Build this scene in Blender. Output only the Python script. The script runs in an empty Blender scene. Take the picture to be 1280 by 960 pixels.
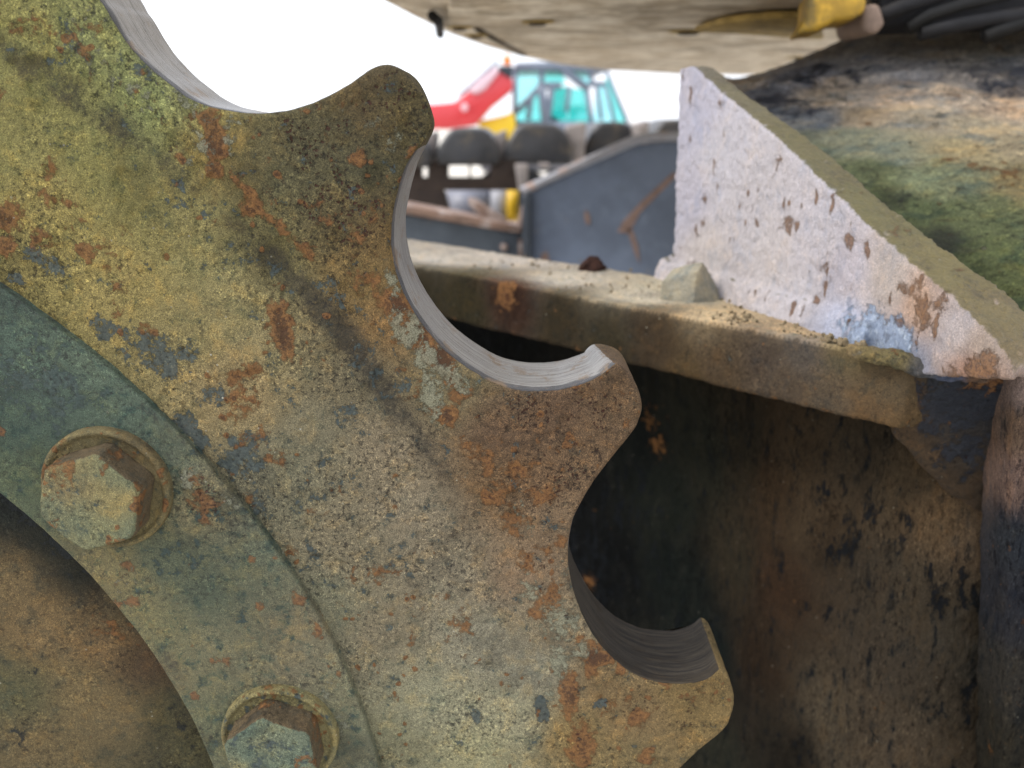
import bpy, bmesh, math, random
import numpy as np
from mathutils import Vector, Euler, Matrix

# ------------------------------------------------------------------ camera, sky, sun, exposure
S = bpy.context.scene
COL = S.collection
FPX, CAMZ = 1050.0, 1.45
TH = math.atan(330.0 / FPX)
YAW = math.atan2(10.0 / FPX, 1.0 / math.cos(TH))
cam_d = bpy.data.cameras.new("camera")
cam = bpy.data.objects.new("camera", cam_d)
COL.objects.link(cam)
S.camera = cam
cam.location = (0, 0, CAMZ)
cam.rotation_euler = (math.pi / 2 - TH, 0, YAW)
cam_d.sensor_width = 36.0
cam_d.lens = 36.0 * FPX / 1280.0
cam_d.clip_start = 0.01
cam_d.clip_end = 3000
cam_d.dof.use_dof = True
cam_d.dof.focus_distance = 0.535
cam_d.dof.aperture_fstop = 5.4

SUN_EL, SUN_AZ = 46.0, 258.0     # azimuth clockwise from +Y: to the camera's left, raking the sprocket
W = bpy.data.worlds.new("World")
S.world = W
W.use_nodes = True
wt = W.node_tree
wt.nodes.clear()
wo = wt.nodes.new("ShaderNodeOutputWorld")
bg = wt.nodes.new("ShaderNodeBackground")
sk = wt.nodes.new("ShaderNodeTexSky")
sk.sky_type = 'NISHITA'
sk.sun_disc = False
sk.sun_elevation = math.radians(SUN_EL)
sk.sun_rotation = math.radians(SUN_AZ)
sk.air_density = 1.0
sk.dust_density = 4.0
ov = wt.nodes.new("ShaderNodeMix")          # thin bright overcast laid evenly over the blue
ov.data_type = 'RGBA'
ov.inputs[0].default_value = 0.72
ov.inputs[7].default_value = (9.6, 9.9, 10.6, 1)
wt.links.new(sk.outputs[0], ov.inputs[6])
wt.links.new(ov.outputs[2], bg.inputs[0])
bg.inputs[1].default_value = 0.12
wt.links.new(bg.outputs[0], wo.inputs[0])

sl = bpy.data.lights.new("sun", 'SUN')
sl.energy = 1.5
sl.angle = math.radians(12)
sl.color = (1.0, 0.95, 0.88)
sun = bpy.data.objects.new("sun", sl)
COL.objects.link(sun)
az, el = math.radians(SUN_AZ), math.radians(SUN_EL)
sd = Vector((math.sin(az) * math.cos(el), math.cos(az) * math.cos(el), math.sin(el)))
sun.rotation_euler = sd.to_track_quat('Z', 'Y').to_euler()
sun.location = (-3, -3, 6)

S.view_settings.view_transform = 'Standard'
S.view_settings.look = 'None'
S.view_settings.exposure = 0.75
S.view_settings.gamma = 1
S.cycles.max_bounces = 6
S.cycles.use_denoising = True

# ------------------------------------------------------------------ geometry helpers
O3 = np.array((0.0, 0.0, CAMZ))
_c, _s = math.cos(TH), math.sin(TH)
_cy, _sy = math.cos(YAW), math.sin(YAW)


def ray(px, py):
    x = (px - 640.0) / FPX
    y = -(py - 480.0) / FPX
    Y = _c + y * _s
    Z = -_s + y * _c
    return np.array((x * _cy - Y * _sy, x * _sy + Y * _cy, Z))


def PY(px, py, Y):
    d = ray(px, py)
    return O3 + d * (Y / d[1])


def PZ(px, py, z):
    d = ray(px, py)
    return O3 + d * ((z - CAMZ) / d[2])


def PP(px, py, p, n):
    d = ray(px, py)
    return O3 + d * (np.dot(np.asarray(p) - O3, n) / np.dot(d, n))


def _hash(ix, iy, iz, seed):
    h = (ix.astype(np.int64) * 374761393 + iy.astype(np.int64) * 668265263 + iz.astype(np.int64) * 2147483647 + seed * 1274126177) & 0xffffffff
    h = ((h ^ (h >> 13)) * 1274126177) & 0xffffffff
    h = h ^ (h >> 16)
    return (h & 0xffff) / 65535.0


def vnoise(p, seed=0):
    i = np.floor(p).astype(np.int64)
    f = p - i
    f = f * f * (3 - 2 * f)
    r = 0
    for a in (0, 1):
        wx = f[:, 0] if a else 1 - f[:, 0]
        for b in (0, 1):
            wy = f[:, 1] if b else 1 - f[:, 1]
            for c in (0, 1):
                wz = f[:, 2] if c else 1 - f[:, 2]
                r = r + wx * wy * wz * _hash(i[:, 0] + a, i[:, 1] + b, i[:, 2] + c, seed)
    return r


def fbm(p, scale, octs=4, seed=0, gain=0.5):
    r, a, t = 0, 1.0, 0
    for k in range(octs):
        r = r + a * vnoise(p * (scale * 2 ** k) + 17.3 * k, seed + k)
        t += a
        a *= gain
    return r / t - 0.5


def sl_(v, a, b):
    t = np.clip((v - a) / (b - a), 0, 1)
    return t * t * (3 - 2 * t)


def lin(c):
    c = np.asarray(c, float) / 255.0
    return np.where(c <= 0.04045, c / 12.92, ((c + 0.055) / 1.055) ** 2.4)


def empty(name, loc, label, cat, group=None):
    o = bpy.data.objects.new(name, None)
    COL.objects.link(o)
    o.location = loc
    o['label'] = label
    o['category'] = cat
    if group:
        o['group'] = group
    o.empty_display_size = 0.05
    return o


def link(name, me, mat, parent=None):
    o = bpy.data.objects.new(name, me)
    COL.objects.link(o)
    if mat is not None:
        me.materials.append(mat)
    if parent is not None:
        o.parent = parent
        if parent.type == 'EMPTY':
            o.matrix_parent_inverse = Matrix.Translation(parent.location).inverted()
    return o


def mesh(name, V, F, smooth=True):
    me = bpy.data.meshes.new(name)
    V = np.asarray(V, np.float32)
    F = np.asarray(F, np.int32)
    me.vertices.add(len(V))
    me.vertices.foreach_set('co', V.ravel())
    k = F.shape[1]
    me.loops.add(F.size)
    me.loops.foreach_set('vertex_index', F.ravel())
    me.polygons.add(len(F))
    me.polygons.foreach_set('loop_start', np.arange(0, F.size, k, dtype=np.int32))
    me.polygons.foreach_set('loop_total', np.full(len(F), k, np.int32))
    me.update(calc_edges=True)
    if smooth:
        me.polygons.foreach_set('use_smooth', np.ones(len(F), bool))
    return me


def coords(me):
    a = np.empty(len(me.vertices) * 3, np.float32)
    me.vertices.foreach_get('co', a)
    return a.reshape(-1, 3).astype(float)


def normals(me):
    a = np.empty(len(me.vertices) * 3, np.float32)
    me.vertices.foreach_get('normal', a)
    return a.reshape(-1, 3).astype(float)


def fattr(me, name, v):
    a = me.attributes.new(name, 'FLOAT', 'POINT')
    a.data.foreach_set('value', np.asarray(v, np.float32))


def vattr(me, name, v):
    a = me.attributes.new(name, 'FLOAT_VECTOR', 'POINT')
    a.data.foreach_set('vector', np.asarray(v, np.float32).ravel())


def colour_field(me, pts, gain=1.0, sigma=0.03, warp=0.0, grey=0.0):
    """smooth blend of local paint / dirt / shade colours given at places on the surface"""
    V = coords(me)
    if warp:
        V = V + warp * np.c_[fbm(V, 30, 3, 1), fbm(V, 30, 3, 2), fbm(V, 30, 3, 3)]
    num = np.zeros((len(V), 3))
    den = np.zeros(len(V)) + 1e-12
    for p, c in pts:
        d2 = ((V - np.asarray(p)) ** 2).sum(1)
        w = 1.0 / (d2 + sigma * sigma * 0.15) ** 2 * 1e-6
        num += w[:, None] * lin(c)
        den += w
    c_ = num / den[:, None] * gain
    c_ = c_ * (1 - grey) + c_.mean(1)[:, None] * grey
    vattr(me, 'col', c_)


def splats(me, name, pts, base=0.0):
    """pts: (centre, radius, amount) or (centre, (ru, rv), amount, u axis, v axis)"""
    V = coords(me)
    r = np.zeros(len(V)) + base
    for s in pts:
        d = V - np.asarray(s[0])
        if len(s) == 3:
            q = (d ** 2).sum(1) / s[1] ** 2
        else:
            q = (d @ s[3] / s[1][0]) ** 2 + (d @ s[4] / s[1][1]) ** 2
        r = np.maximum(r, s[2] * np.exp(-q * 0.7))
    fattr(me, name, r)


def evaluated(o):
    dg = bpy.context.evaluated_depsgraph_get()
    me = bpy.data.meshes.new_from_object(o.evaluated_get(dg))
    return me


def refine(me, bevel=0.003, voxel=0.003, smooth=0, noise=((60, 0.0006), (220, 0.0003)), seed=0):
    """bevel, voxel-remesh and roughen a closed mesh so that plates have worn cast edges"""
    o = bpy.data.objects.new("temp", me)
    COL.objects.link(o)
    if bevel:
        m = o.modifiers.new("b", 'BEVEL'); m.width = bevel; m.segments = 3; m.limit_method = 'ANGLE'
    m = o.modifiers.new("r", 'REMESH'); m.mode = 'VOXEL'; m.voxel_size = voxel
    if smooth:
        m = o.modifiers.new("s", 'SMOOTH'); m.iterations = smooth; m.factor = 0.5
    r = evaluated(o)
    bpy.data.objects.remove(o)
    V = coords(r); N = normals(r)
    h = 0
    for k, (sc, am) in enumerate(noise):
        h = h + am * 2 * fbm(V, sc, 3, seed + 5 * k)
    V = V + N * np.asarray(h)[:, None]
    r.vertices.foreach_set('co', V.astype(np.float32).ravel())
    r.update()
    r.polygons.foreach_set('use_smooth', np.ones(len(r.polygons), bool))
    return r


def prism_bm(bm, front, off):
    """closed prism: polygon and its offset copy (off a vector or a list of back points)"""
    f = [Vector(p) for p in front]
    if np.ndim(off) == 1:
        b = [p + Vector(off) for p in f]
    else:
        b = [Vector(p) for p in off]
    vf = [bm.verts.new(p) for p in f]
    vb = [bm.verts.new(p) for p in b]
    bm.faces.new(vf)
    bm.faces.new(list(reversed(vb)))
    n = len(f)
    for i in range(n):
        j = (i + 1) % n
        bm.faces.new((vf[j], vf[i], vb[i], vb[j]))


def prism(front, off, name='plate'):
    bm = bmesh.new()
    prism_bm(bm, front, off)
    bmesh.ops.recalc_face_normals(bm, faces=bm.faces)
    me = bpy.data.meshes.new(name)
    bm.to_mesh(me)
    bm.free()
    return me


def bevelled(me, w, seg=3):
    o = bpy.data.objects.new("temp", me)
    COL.objects.link(o)
    m = o.modifiers.new("b", 'BEVEL'); m.width = w; m.segments = seg; m.limit_method = 'ANGLE'
    r = evaluated(o)
    bpy.data.objects.remove(o)
    r.polygons.foreach_set('use_smooth', np.ones(len(r.polygons), bool))
    try:
        r.set_sharp_from_angle(angle=math.radians(40))
    except Exception:
        pass
    return r


def tube(path, rad, seg=14, closed_ends=True):
    P = [np.asarray(p, float) for p in path]
    n = len(P)
    rad = [rad] * n if np.isscalar(rad) else rad
    V, F = [], []
    up = np.array((0.31, 0.17, 0.93))
    for i, p in enumerate(P):
        t = P[min(i + 1, n - 1)] - P[max(i - 1, 0)]
        t = t / np.linalg.norm(t)
        a = np.cross(t, up); a /= np.linalg.norm(a)
        b = np.cross(t, a)
        for k in range(seg):
            w = 2 * math.pi * k / seg
            V.append(p + rad[i] * (math.cos(w) * a + math.sin(w) * b))
    for i in range(n - 1):
        for k in range(seg):
            k2 = (k + 1) % seg
            F.append((i * seg + k, i * seg + k2, (i + 1) * seg + k2, (i + 1) * seg + k))
    c0 = len(V); V.append(P[0]); V.append(P[-1])
    for k in range(seg):
        k2 = (k + 1) % seg
        F.append((c0, k2, k, k)); F.append((c0 + 1, (n - 1) * seg + k, (n - 1) * seg + k2, (n - 1) * seg + k2))
    bm = bmesh.new()
    vs = [bm.verts.new(Vector(v)) for v in V]
    for f in F:
        u = []
        for q in f:
            if q not in u:
                u.append(q)
        bm.faces.new([vs[q] for q in u])
    bmesh.ops.recalc_face_normals(bm, faces=bm.faces)
    me = bpy.data.meshes.new('tube')
    bm.to_mesh(me); bm.free()
    me.polygons.foreach_set('use_smooth', np.ones(len(me.polygons), bool))
    return me


# ------------------------------------------------------------------ node helpers
class NT:
    def __init__(s, name):
        s.m = bpy.data.materials.new(name)
        s.m.use_nodes = True
        s.t = s.m.node_tree
        s.t.nodes.clear()
        s.out = s.t.nodes.new("ShaderNodeOutputMaterial")
        s.b = s.t.nodes.new("ShaderNodeBsdfPrincipled")
        s.t.links.new(s.b.outputs[0], s.out.inputs[0])
        s.tc = s.t.nodes.new("ShaderNodeTexCoord")
        s.co = s.tc.outputs['Object']

    def put(s, sock, v):
        if hasattr(v, 'is_linked') or hasattr(v, 'links'):
            s.t.links.new(v, sock)
        else:
            if sock.type in ('RGBA',) and len(v) == 3:
                v = (*v, 1)
            sock.default_value = v

    def noise(s, scale, detail=4, rough=0.55, vec=None, dist=0.0, col=False):
        n = s.t.nodes.new("ShaderNodeTexNoise")
        s.t.links.new(vec if vec is not None else s.co, n.inputs['Vector'])
        n.inputs['Scale'].default_value = scale
        n.inputs['Detail'].default_value = detail
        n.inputs['Roughness'].default_value = rough
        n.inputs['Distortion'].default_value = dist
        return n.outputs[1 if col else 0]

    def voro(s, scale, vec=None, out=0, feature='F1', rnd=1.0):
        n = s.t.nodes.new("ShaderNodeTexVoronoi")
        n.feature = feature
        s.t.links.new(vec if vec is not None else s.co, n.inputs['Vector'])
        n.inputs['Scale'].default_value = scale
        n.inputs['Randomness'].default_value = rnd
        return n.outputs[out]

    def map(s, scale, vec=None, rot=(0, 0, 0), loc=(0, 0, 0)):
        n = s.t.nodes.new("ShaderNodeMapping")
        s.t.links.new(vec if vec is not None else s.co, n.inputs[0])
        n.inputs['Scale'].default_value = scale
        n.inputs['Rotation'].default_value = rot
        n.inputs['Location'].default_value = loc
        return n.outputs[0]

    def math(s, op, a, b=0.0, c=None, clamp=False):
        n = s.t.nodes.new("ShaderNodeMath")
        n.operation = op
        n.use_clamp = clamp
        s.put(n.inputs[0], a)
        s.put(n.inputs[1], b)
        if c is not None:
            s.put(n.inputs[2], c)
        return n.outputs[0]

    def thr(s, v, a, b):
        n = s.t.nodes.new("ShaderNodeMapRange")
        n.interpolation_type = 'SMOOTHSTEP'
        s.put(n.inputs[0], v)
        n.inputs[1].default_value = a
        n.inputs[2].default_value = b
        return n.outputs[0]

    def mix(s, f, a, b, mode='MIX'):
        n = s.t.nodes.new("ShaderNodeMix")
        n.data_type = 'RGBA'
        n.blend_type = mode
        s.put(n.inputs[0], f)
        s.put(n.inputs[6], a)
        s.put(n.inputs[7], b)
        return n.outputs[2]

    def attr(s, name, out='Fac'):
        n = s.t.nodes.new("ShaderNodeAttribute")
        n.attribute_name = name
        return n.outputs[out]

    def bump(s, h, strength=0.5, dist=0.001, prev=None):
        n = s.t.nodes.new("ShaderNodeBump")
        n.inputs['Strength'].default_value = strength
        n.inputs['Distance'].default_value = dist
        s.put(n.inputs['Height'], h)
        if prev is not None:
            s.t.links.new(prev, n.inputs['Normal'])
        return n.outputs[0]

    def warp(s, amount, scale):
        c = s.noise(scale, 2, 0.5, col=True)
        a = s.t.nodes.new("ShaderNodeVectorMath"); a.operation = 'SUBTRACT'
        s.t.links.new(c, a.inputs[0]); a.inputs[1].default_value = (0.5, 0.5, 0.5)
        b = s.t.nodes.new("ShaderNodeVectorMath"); b.operation = 'SCALE'
        s.t.links.new(a.outputs[0], b.inputs[0]); b.inputs['Scale'].default_value = amount
        d = s.t.nodes.new("ShaderNodeVectorMath"); d.operation = 'ADD'
        s.t.links.new(s.co, d.inputs[0]); s.t.links.new(b.outputs[0], d.inputs[1])
        return d.outputs[0]


RUST = ((0.27, 0.130, 0.046), (0.185, 0.088, 0.034), (0.060, 0.025, 0.015))


def grime(name, col=None, k=1.0, grain=0.6, speck=0.5, rust_bias=0.0, rough=0.75, spec=0.20,
          paint=(0.060, 0.080, 0.082), pale=(0.30, 0.30, 0.215), metal=False, stretch=None, bump=1.0,
          dark=(0.022, 0.022, 0.022), spots=0.5, blotch=0.7, pits=1.0, sparkle=0.6, cool=(0.62, 0.72, 0.86), gain=1.0):
    """weathered steel: local colour from attribute 'col' (or a constant), multi-scale dusting, paint remains, rust, crust, pits"""
    n = NT(name)
    base_co = n.map(stretch) if stretch else n.co
    w = n.warp(0.007 / k, 80 * k)
    big = n.noise(17 * k, 8, 0.66, base_co)
    mid = n.noise(62 * k, 9, 0.70, base_co, 0.3)
    m2 = n.noise(88 * k, 9, 0.70, n.map((1, 1, 1), base_co, loc=(3.1, 7.7, 1.3)), 0.2)
    fine = n.noise(290 * k, 7, 0.78, base_co)
    f2 = n.noise(400 * k, 6, 0.76, n.map((1, 1, 1), base_co, loc=(5.1, 2.7, 9.3)))
    grit = n.noise(1500 * k, 2, 0.7)
    mul = lambda f, c, t: n.mix(f, c, n.mix(1.0, c, t, 'MULTIPLY'))
    c = n.attr('col', 'Vector') if col is None else n.mix(0.0, col, col)
    c1 = n.mix(1.0, c, (gain, gain, gain), 'MULTIPLY')
    c1 = mul(n.math('MULTIPLY', n.thr(big, 0.50, 0.32), blotch), c1, (0.60, 0.60, 0.62))
    c1 = mul(n.math('MULTIPLY', n.thr(m2, 0.50, 0.63), blotch), c1, cool)
    c1 = mul(n.math('MULTIPLY', n.thr(mid, 0.50, 0.64), blotch), c1, (1.35, 1.22, 1.04))
    gm_ = n.math('ADD', n.math('MULTIPLY', n.thr(n.noise(13 * k, 5, 0.7, n.map((1, 1, 1), base_co, loc=(9.1, 4.2, 6.6))), 0.40, 0.60), 0.75), 0.30)
    gr_ = n.math('MULTIPLY', gm_, grain)
    c2 = mul(n.math('MULTIPLY', n.thr(fine, 0.51, 0.38), gr_), c1, (0.20, 0.20, 0.23))
    c2 = mul(n.math('MULTIPLY', n.thr(f2, 0.53, 0.64), gr_), c2, (2.1, 2.05, 1.9))
    c2 = mul(n.math('MULTIPLY', n.thr(grit, 0.54, 0.68), speck), c2, (2.2, 2.1, 1.9))
    c2 = mul(n.math('MULTIPLY', n.thr(grit, 0.47, 0.33), speck), c2, (0.24, 0.22, 0.22))
    # dark grime, on the rim also shade painted along the root crease
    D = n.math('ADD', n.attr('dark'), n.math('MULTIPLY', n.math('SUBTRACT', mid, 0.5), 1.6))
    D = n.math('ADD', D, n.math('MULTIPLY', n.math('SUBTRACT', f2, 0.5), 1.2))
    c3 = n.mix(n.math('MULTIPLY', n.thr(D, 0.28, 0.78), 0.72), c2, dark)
    # remaining paint; on hub and web also shade painted into the recesses
    B = n.math('ADD', n.attr('paint'), n.math('MULTIPLY', n.math('SUBTRACT', m2, 0.5), 2.3))
    B = n.math('ADD', B, n.math('MULTIPLY', n.math('SUBTRACT', fine, 0.5), 1.3))
    bm_ = n.thr(B, 0.46, 0.58)
    pc = mul(n.thr(fine, 0.52, 0.38), paint, (0.5, 0.5, 0.5))
    pc = mul(n.thr(f2, 0.52, 0.64), pc, (1.7, 1.6, 1.4))
    c4 = n.mix(n.math('MULTIPLY', bm_, 0.88), c3, pc)
    # rust blooms: local ones and scattered spots
    rn = n.noise(120 * k, 8, 0.70, w)
    v1 = n.voro(34 * k, w)
    sp = n.math('MULTIPLY', n.thr(v1, 0.34, 0.08), n.thr(n.noise(11 * k, 2, 0.5), 0.44, 0.60))
    v2 = n.voro(105 * k, w)
    sp2 = n.math('MULTIPLY', n.thr(v2, 0.36, 0.10), n.thr(n.noise(30 * k, 2, 0.5), 0.50, 0.64))
    R = n.math('ADD', n.attr('rust'), n.math('MULTIPLY', n.math('SUBTRACT', rn, 0.5), 2.3))
    R = n.math('ADD', R, n.math('MULTIPLY', n.math('MAXIMUM', sp, sp2), spots))
    R = n.math('ADD', R, rust_bias)
    rm = n.thr(R, 0.40, 0.66)
    core = n.thr(n.math('ADD', R, n.math('MULTIPLY', n.math('SUBTRACT', f2, 0.5), 2.6)), 0.72, 1.15)
    rc = n.mix(n.thr(fine, 0.42, 0.60), RUST[1], RUST[0])
    rc = n.mix(n.math('MULTIPLY', core, 0.9), rc, RUST[2])
    rc = mul(n.math('MULTIPLY', n.thr(grit, 0.47, 0.36), 0.6), rc, (0.4, 0.36, 0.34))
    c5 = n.mix(n.math('MULTIPLY', rm, 0.88), c4, rc)
    # pale crust
    Pn = n.math('ADD', n.attr('pale'), n.math('MULTIPLY', n.math('SUBTRACT', n.noise(190 * k, 8, 0.76, w), 0.5), 2.5))
    pm = n.thr(Pn, 0.42, 0.66)
    c6 = n.mix(n.math('MULTIPLY', pm, 0.8), c5, mul(n.thr(grit, 0.56, 0.42), pale, (0.5, 0.52, 0.5)))
    # pits
    pv = n.voro(330 * k, n.warp(0.006 / k, 260 * k))
    pt = n.math('MULTIPLY', n.thr(pv, 0.42, 0.20), n.thr(n.math('ADD', n.attr('pits'), n.math('MULTIPLY', n.math('SUBTRACT', m2, 0.5), 2.4)), 0.40, 0.62))
    pt = n.math('MULTIPLY', pt, pits)
    c7 = n.mix(n.math('MULTIPLY', pt, 0.9), c6, (0.060, 0.021, 0.014))
    # stray pale grains
    wv = n.voro(150 * k, n.co, 0)
    wc = n.voro(150 * k, n.co, 1)
    ws = n.math('MULTIPLY', n.thr(wv, 0.13, 0.07), n.math('MULTIPLY', n.thr(wc, 0.62, 0.75), n.thr(mid, 0.48, 0.60)))
    c8 = n.mix(n.math('MULTIPLY', ws, sparkle), c7, (0.55, 0.53, 0.42))
    rgh = n.math('ADD', n.math('MULTIPLY', fine, 0.35), rough - 0.18)
    rgh = n.math('SUBTRACT', rgh, n.math('MULTIPLY', bm_, 0.20), clamp=True)
    h = n.math('ADD', n.math('MULTIPLY', mid, 1.3), n.math('MULTIPLY', fine, 1.1))
    h = n.math('ADD', h, n.math('MULTIPLY', grit, 0.28))
    h = n.math('ADD', h, n.math('MULTIPLY', rm, 0.40))
    h = n.math('SUBTRACT', h, n.math('MULTIPLY', bm_, 0.30))
    h = n.math('SUBTRACT', h, n.math('MULTIPLY', pt, 0.7))
    h = n.math('ADD', h, n.math('MULTIPLY', pm, 0.30))
    h = n.math('ADD', h, n.math('MULTIPLY', ws, 0.4))
    final, mtl = c8, 0.0
    if metal:
        uv = n.attr('uvw', 'Vector')
        s1 = n.noise(1.0, 6, 0.65, n.map((16, 520, 1), uv), 0.15)
        s2 = n.noise(1.0, 4, 0.65, n.map((70, 2600, 1), uv), 0.1)
        st = n.math('ADD', n.math('MULTIPLY', s1, 0.6), n.math('MULTIPLY', s2, 0.4))
        mc = n.mix(n.thr(st, 0.36, 0.64), (0.17, 0.16, 0.15), (0.46, 0.45, 0.43))
        sepu = n.t.nodes.new("ShaderNodeSeparateXYZ"); n.t.links.new(uv, sepu.inputs[0])
        lip = n.math('ADD', n.thr(sepu.outputs[1], 0.022, 0.002), n.math('MULTIPLY', n.math('SUBTRACT', n.noise(1.0, 6, 0.7, n.map((30, 160, 1), uv)), 0.5), 2.6))
        mc = n.mix(n.math('MULTIPLY', n.thr(lip, 0.45, 0.75), 0.85), mc, (0.020, 0.022, 0.028))
        mc = n.mix(n.math('MULTIPLY', n.thr(n.noise(60, 7, 0.7), 0.54, 0.66), 0.7), mc, (0.24, 0.16, 0.09))
        mc = n.mix(n.math('MULTIPLY', n.thr(n.noise(420, 4, 0.7, w), 0.62, 0.68), 0.8), mc, (0.05, 0.03, 0.02))
        dust_shade = n.thr(n.math('ADD', n.attr('dust_shade'), n.math('MULTIPLY', n.math('SUBTRACT', s1, 0.5), 1.8)), 0.35, 0.85)
        mc = n.mix(n.math('MULTIPLY', dust_shade, 0.96), mc, n.mix(n.thr(st, 0.42, 0.58), (0.016, 0.014, 0.012), (0.046, 0.036, 0.024)))  # dark dust, deepened to hold the lower notch's shade
        wq = n.math('ADD', n.attr('worn'), n.math('MULTIPLY', n.math('SUBTRACT', m2, 0.5), 0.8))
        wq = n.math('ADD', wq, n.math('MULTIPLY', n.math('SUBTRACT', fine, 0.5), 0.9))
        wm = n.math('MULTIPLY', n.thr(wq, 0.40, 0.60), n.thr(n.attr('worn'), 0.0, 0.3))
        final = n.mix(wm, c8, mc)
        mtl = n.math('MULTIPLY', wm, n.math('SUBTRACT', 0.9, n.math('MULTIPLY', dust_shade, 0.8)))
        mtl = n.math('MULTIPLY', mtl, n.math('SUBTRACT', 1.0, n.math('MULTIPLY', n.thr(lip, 0.45, 0.75), 0.85)))
        wr = n.math('ADD', n.math('ADD', 0.26, n.math('MULTIPLY', st, 0.25)), n.math('MULTIPLY', dust_shade, 0.3))
        a = n.t.nodes.new("ShaderNodeMix"); n.put(a.inputs[0], wm); n.put(a.inputs[2], rgh); n.put(a.inputs[3], wr)
        rgh = a.outputs[0]
        b = n.t.nodes.new("ShaderNodeMix"); n.put(b.inputs[0], wm); n.put(b.inputs[2], h)
        n.put(b.inputs[3], n.math('ADD', n.math('MULTIPLY', st, 0.5), 0.9))
        h = b.outputs[0]
        n.put(n.b.inputs['Metallic'], mtl)
    n.put(n.b.inputs['Base Color'], final)
    n.put(n.b.inputs['Roughness'], rgh)
    n.b.inputs['Specular IOR Level'].default_value = spec
    n.put(n.b.inputs['Normal'], n.bump(h, 0.95 * bump, 0.0020 / k))
    return n.m


def plain(name, c, rough=0.6, var=0.35, scale=12.0, metallic=0.0, c2=None, t2=(0.55, 0.7), bump=0.2, spec=0.4):
    n = NT(name)
    a = n.noise(scale, 5, 0.6)
    b = n.noise(scale * 7, 4, 0.6)
    cc = n.mix(n.thr(a, 0.35, 0.65), n.mix(1.0, c, (1 - var,) * 3, 'MULTIPLY'), c)
    cc = n.mix(n.math('MULTIPLY', n.thr(b, 0.5, 0.7), var), cc, n.mix(1.0, c, (1.3, 1.28, 1.2), 'MULTIPLY'))
    if c2 is not None:
        cc = n.mix(n.thr(n.noise(scale * 1.7, 6, 0.65), *t2), cc, c2)
    n.put(n.b.inputs['Base Color'], cc)
    n.b.inputs['Roughness'].default_value = rough
    n.b.inputs['Metallic'].default_value = metallic
    n.b.inputs['Specular IOR Level'].default_value = spec
    n.put(n.b.inputs['Normal'], n.bump(b, bump, 0.02 / scale))
    return n.m


MAT = {}
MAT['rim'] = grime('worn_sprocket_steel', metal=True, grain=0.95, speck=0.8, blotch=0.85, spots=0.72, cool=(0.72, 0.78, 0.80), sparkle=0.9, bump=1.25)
MAT['ring'] = grime('painted_ring_steel', spots=0.35, rough=0.6, spec=0.35, grain=0.85, speck=0.8, blotch=1.0, sparkle=1.0, bump=1.2, paint=(0.040, 0.066, 0.062), cool=(0.55, 0.72, 0.80))
MAT['bolt'] = grime('weathered_bolt_steel', spots=0.6, grain=0.8, speck=0.7, blotch=0.9, rough=0.65, k=1.2, bump=1.1)
MAT['hub'] = grime('muddy_hub_steel', spots=0.3, rough=0.8, grain=0.85, speck=0.8, blotch=0.8, paint=(0.012, 0.016, 0.018), bump=1.2)

# ------------------------------------------------------------------ ground
gnd = NT('pale_gravel')
g1 = gnd.noise(6, 8, 0.7); g2 = gnd.voro(40)
gnd.put(gnd.b.inputs['Base Color'], gnd.mix(gnd.thr(g1, 0.35, 0.65), (0.56, 0.52, 0.45), (0.68, 0.64, 0.57)))
gnd.b.inputs['Roughness'].default_value = 0.95
gnd.put(gnd.b.inputs['Normal'], gnd.bump(g2, 0.5, 0.02))
me = mesh('ground', [(-1500, -1500, 0), (1500, -1500, 0), (1500, 1500, 0), (-1500, 1500, 0)], [(0, 1, 2, 3)], False)
o = link('ground', me, gnd.m)
o['kind'] = 'structure'

# ------------------------------------------------------------------ drive sprocket
D, TK = 0.50, 0.068            # distance of its front face, plate thickness
CX, CZ = -1.27409 * D, CAMZ - 1.0610 * D
R1, R2 = 1.08661 * D, 0.84891 * D
PITCH = 2 * math.pi / 21


def sp(px, py, Y=D):
    p = PY(px, py, Y)
    return p


TRACE = [(122, 0), (126, 4), (137, 22), (149, 42), (164, 62), (187, 86), (212, 106), (232, 121), (255, 131), (282, 137), (307, 141),
         (332, 141), (360, 137), (392, 127), (425, 111), (447, 96), (465, 84), (479, 80), (492, 82), (505, 90), (522, 109),
         (535, 128), (541, 145), (540, 160), (532, 174), (520, 188), (506, 210), (497, 240), (491, 268), (489, 292),
         (490, 315), (495, 340), (504, 365), (517, 390), (532, 412), (552, 435), (573, 453), (597, 469), (617, 480),
         (640, 487), (667, 490), (697, 489), (722, 483), (745, 474), (760, 464), (772, 455), (784, 464), (795, 481), (802, 500),
         (803, 515), (797, 534), (785, 551), (767, 572), (752, 591), (737, 613), (726, 632), (717, 651), (712, 674),
         (711, 700), (715, 729), (724, 760), (738, 788), (757, 815), (782, 838), (810, 852), (836, 857), (864, 857),
         (888, 850), (901, 840), (912, 850), (919, 874), (915, 897), (905, 915), (878, 938), (855, 959)]
tr = np.array([sp(*q)[[0, 2]] - (CX, CZ) for q in TRACE])


def rot2(p, a):
    return p @ np.array([[math.cos(a), math.sin(a)], [-math.sin(a), math.cos(a)]])


iA = TRACE.index((490, 315)); iB = TRACE.index((711, 700))
period = tr[iA:iB]             # from gullet wall over a tooth to the next gullet wall
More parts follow.
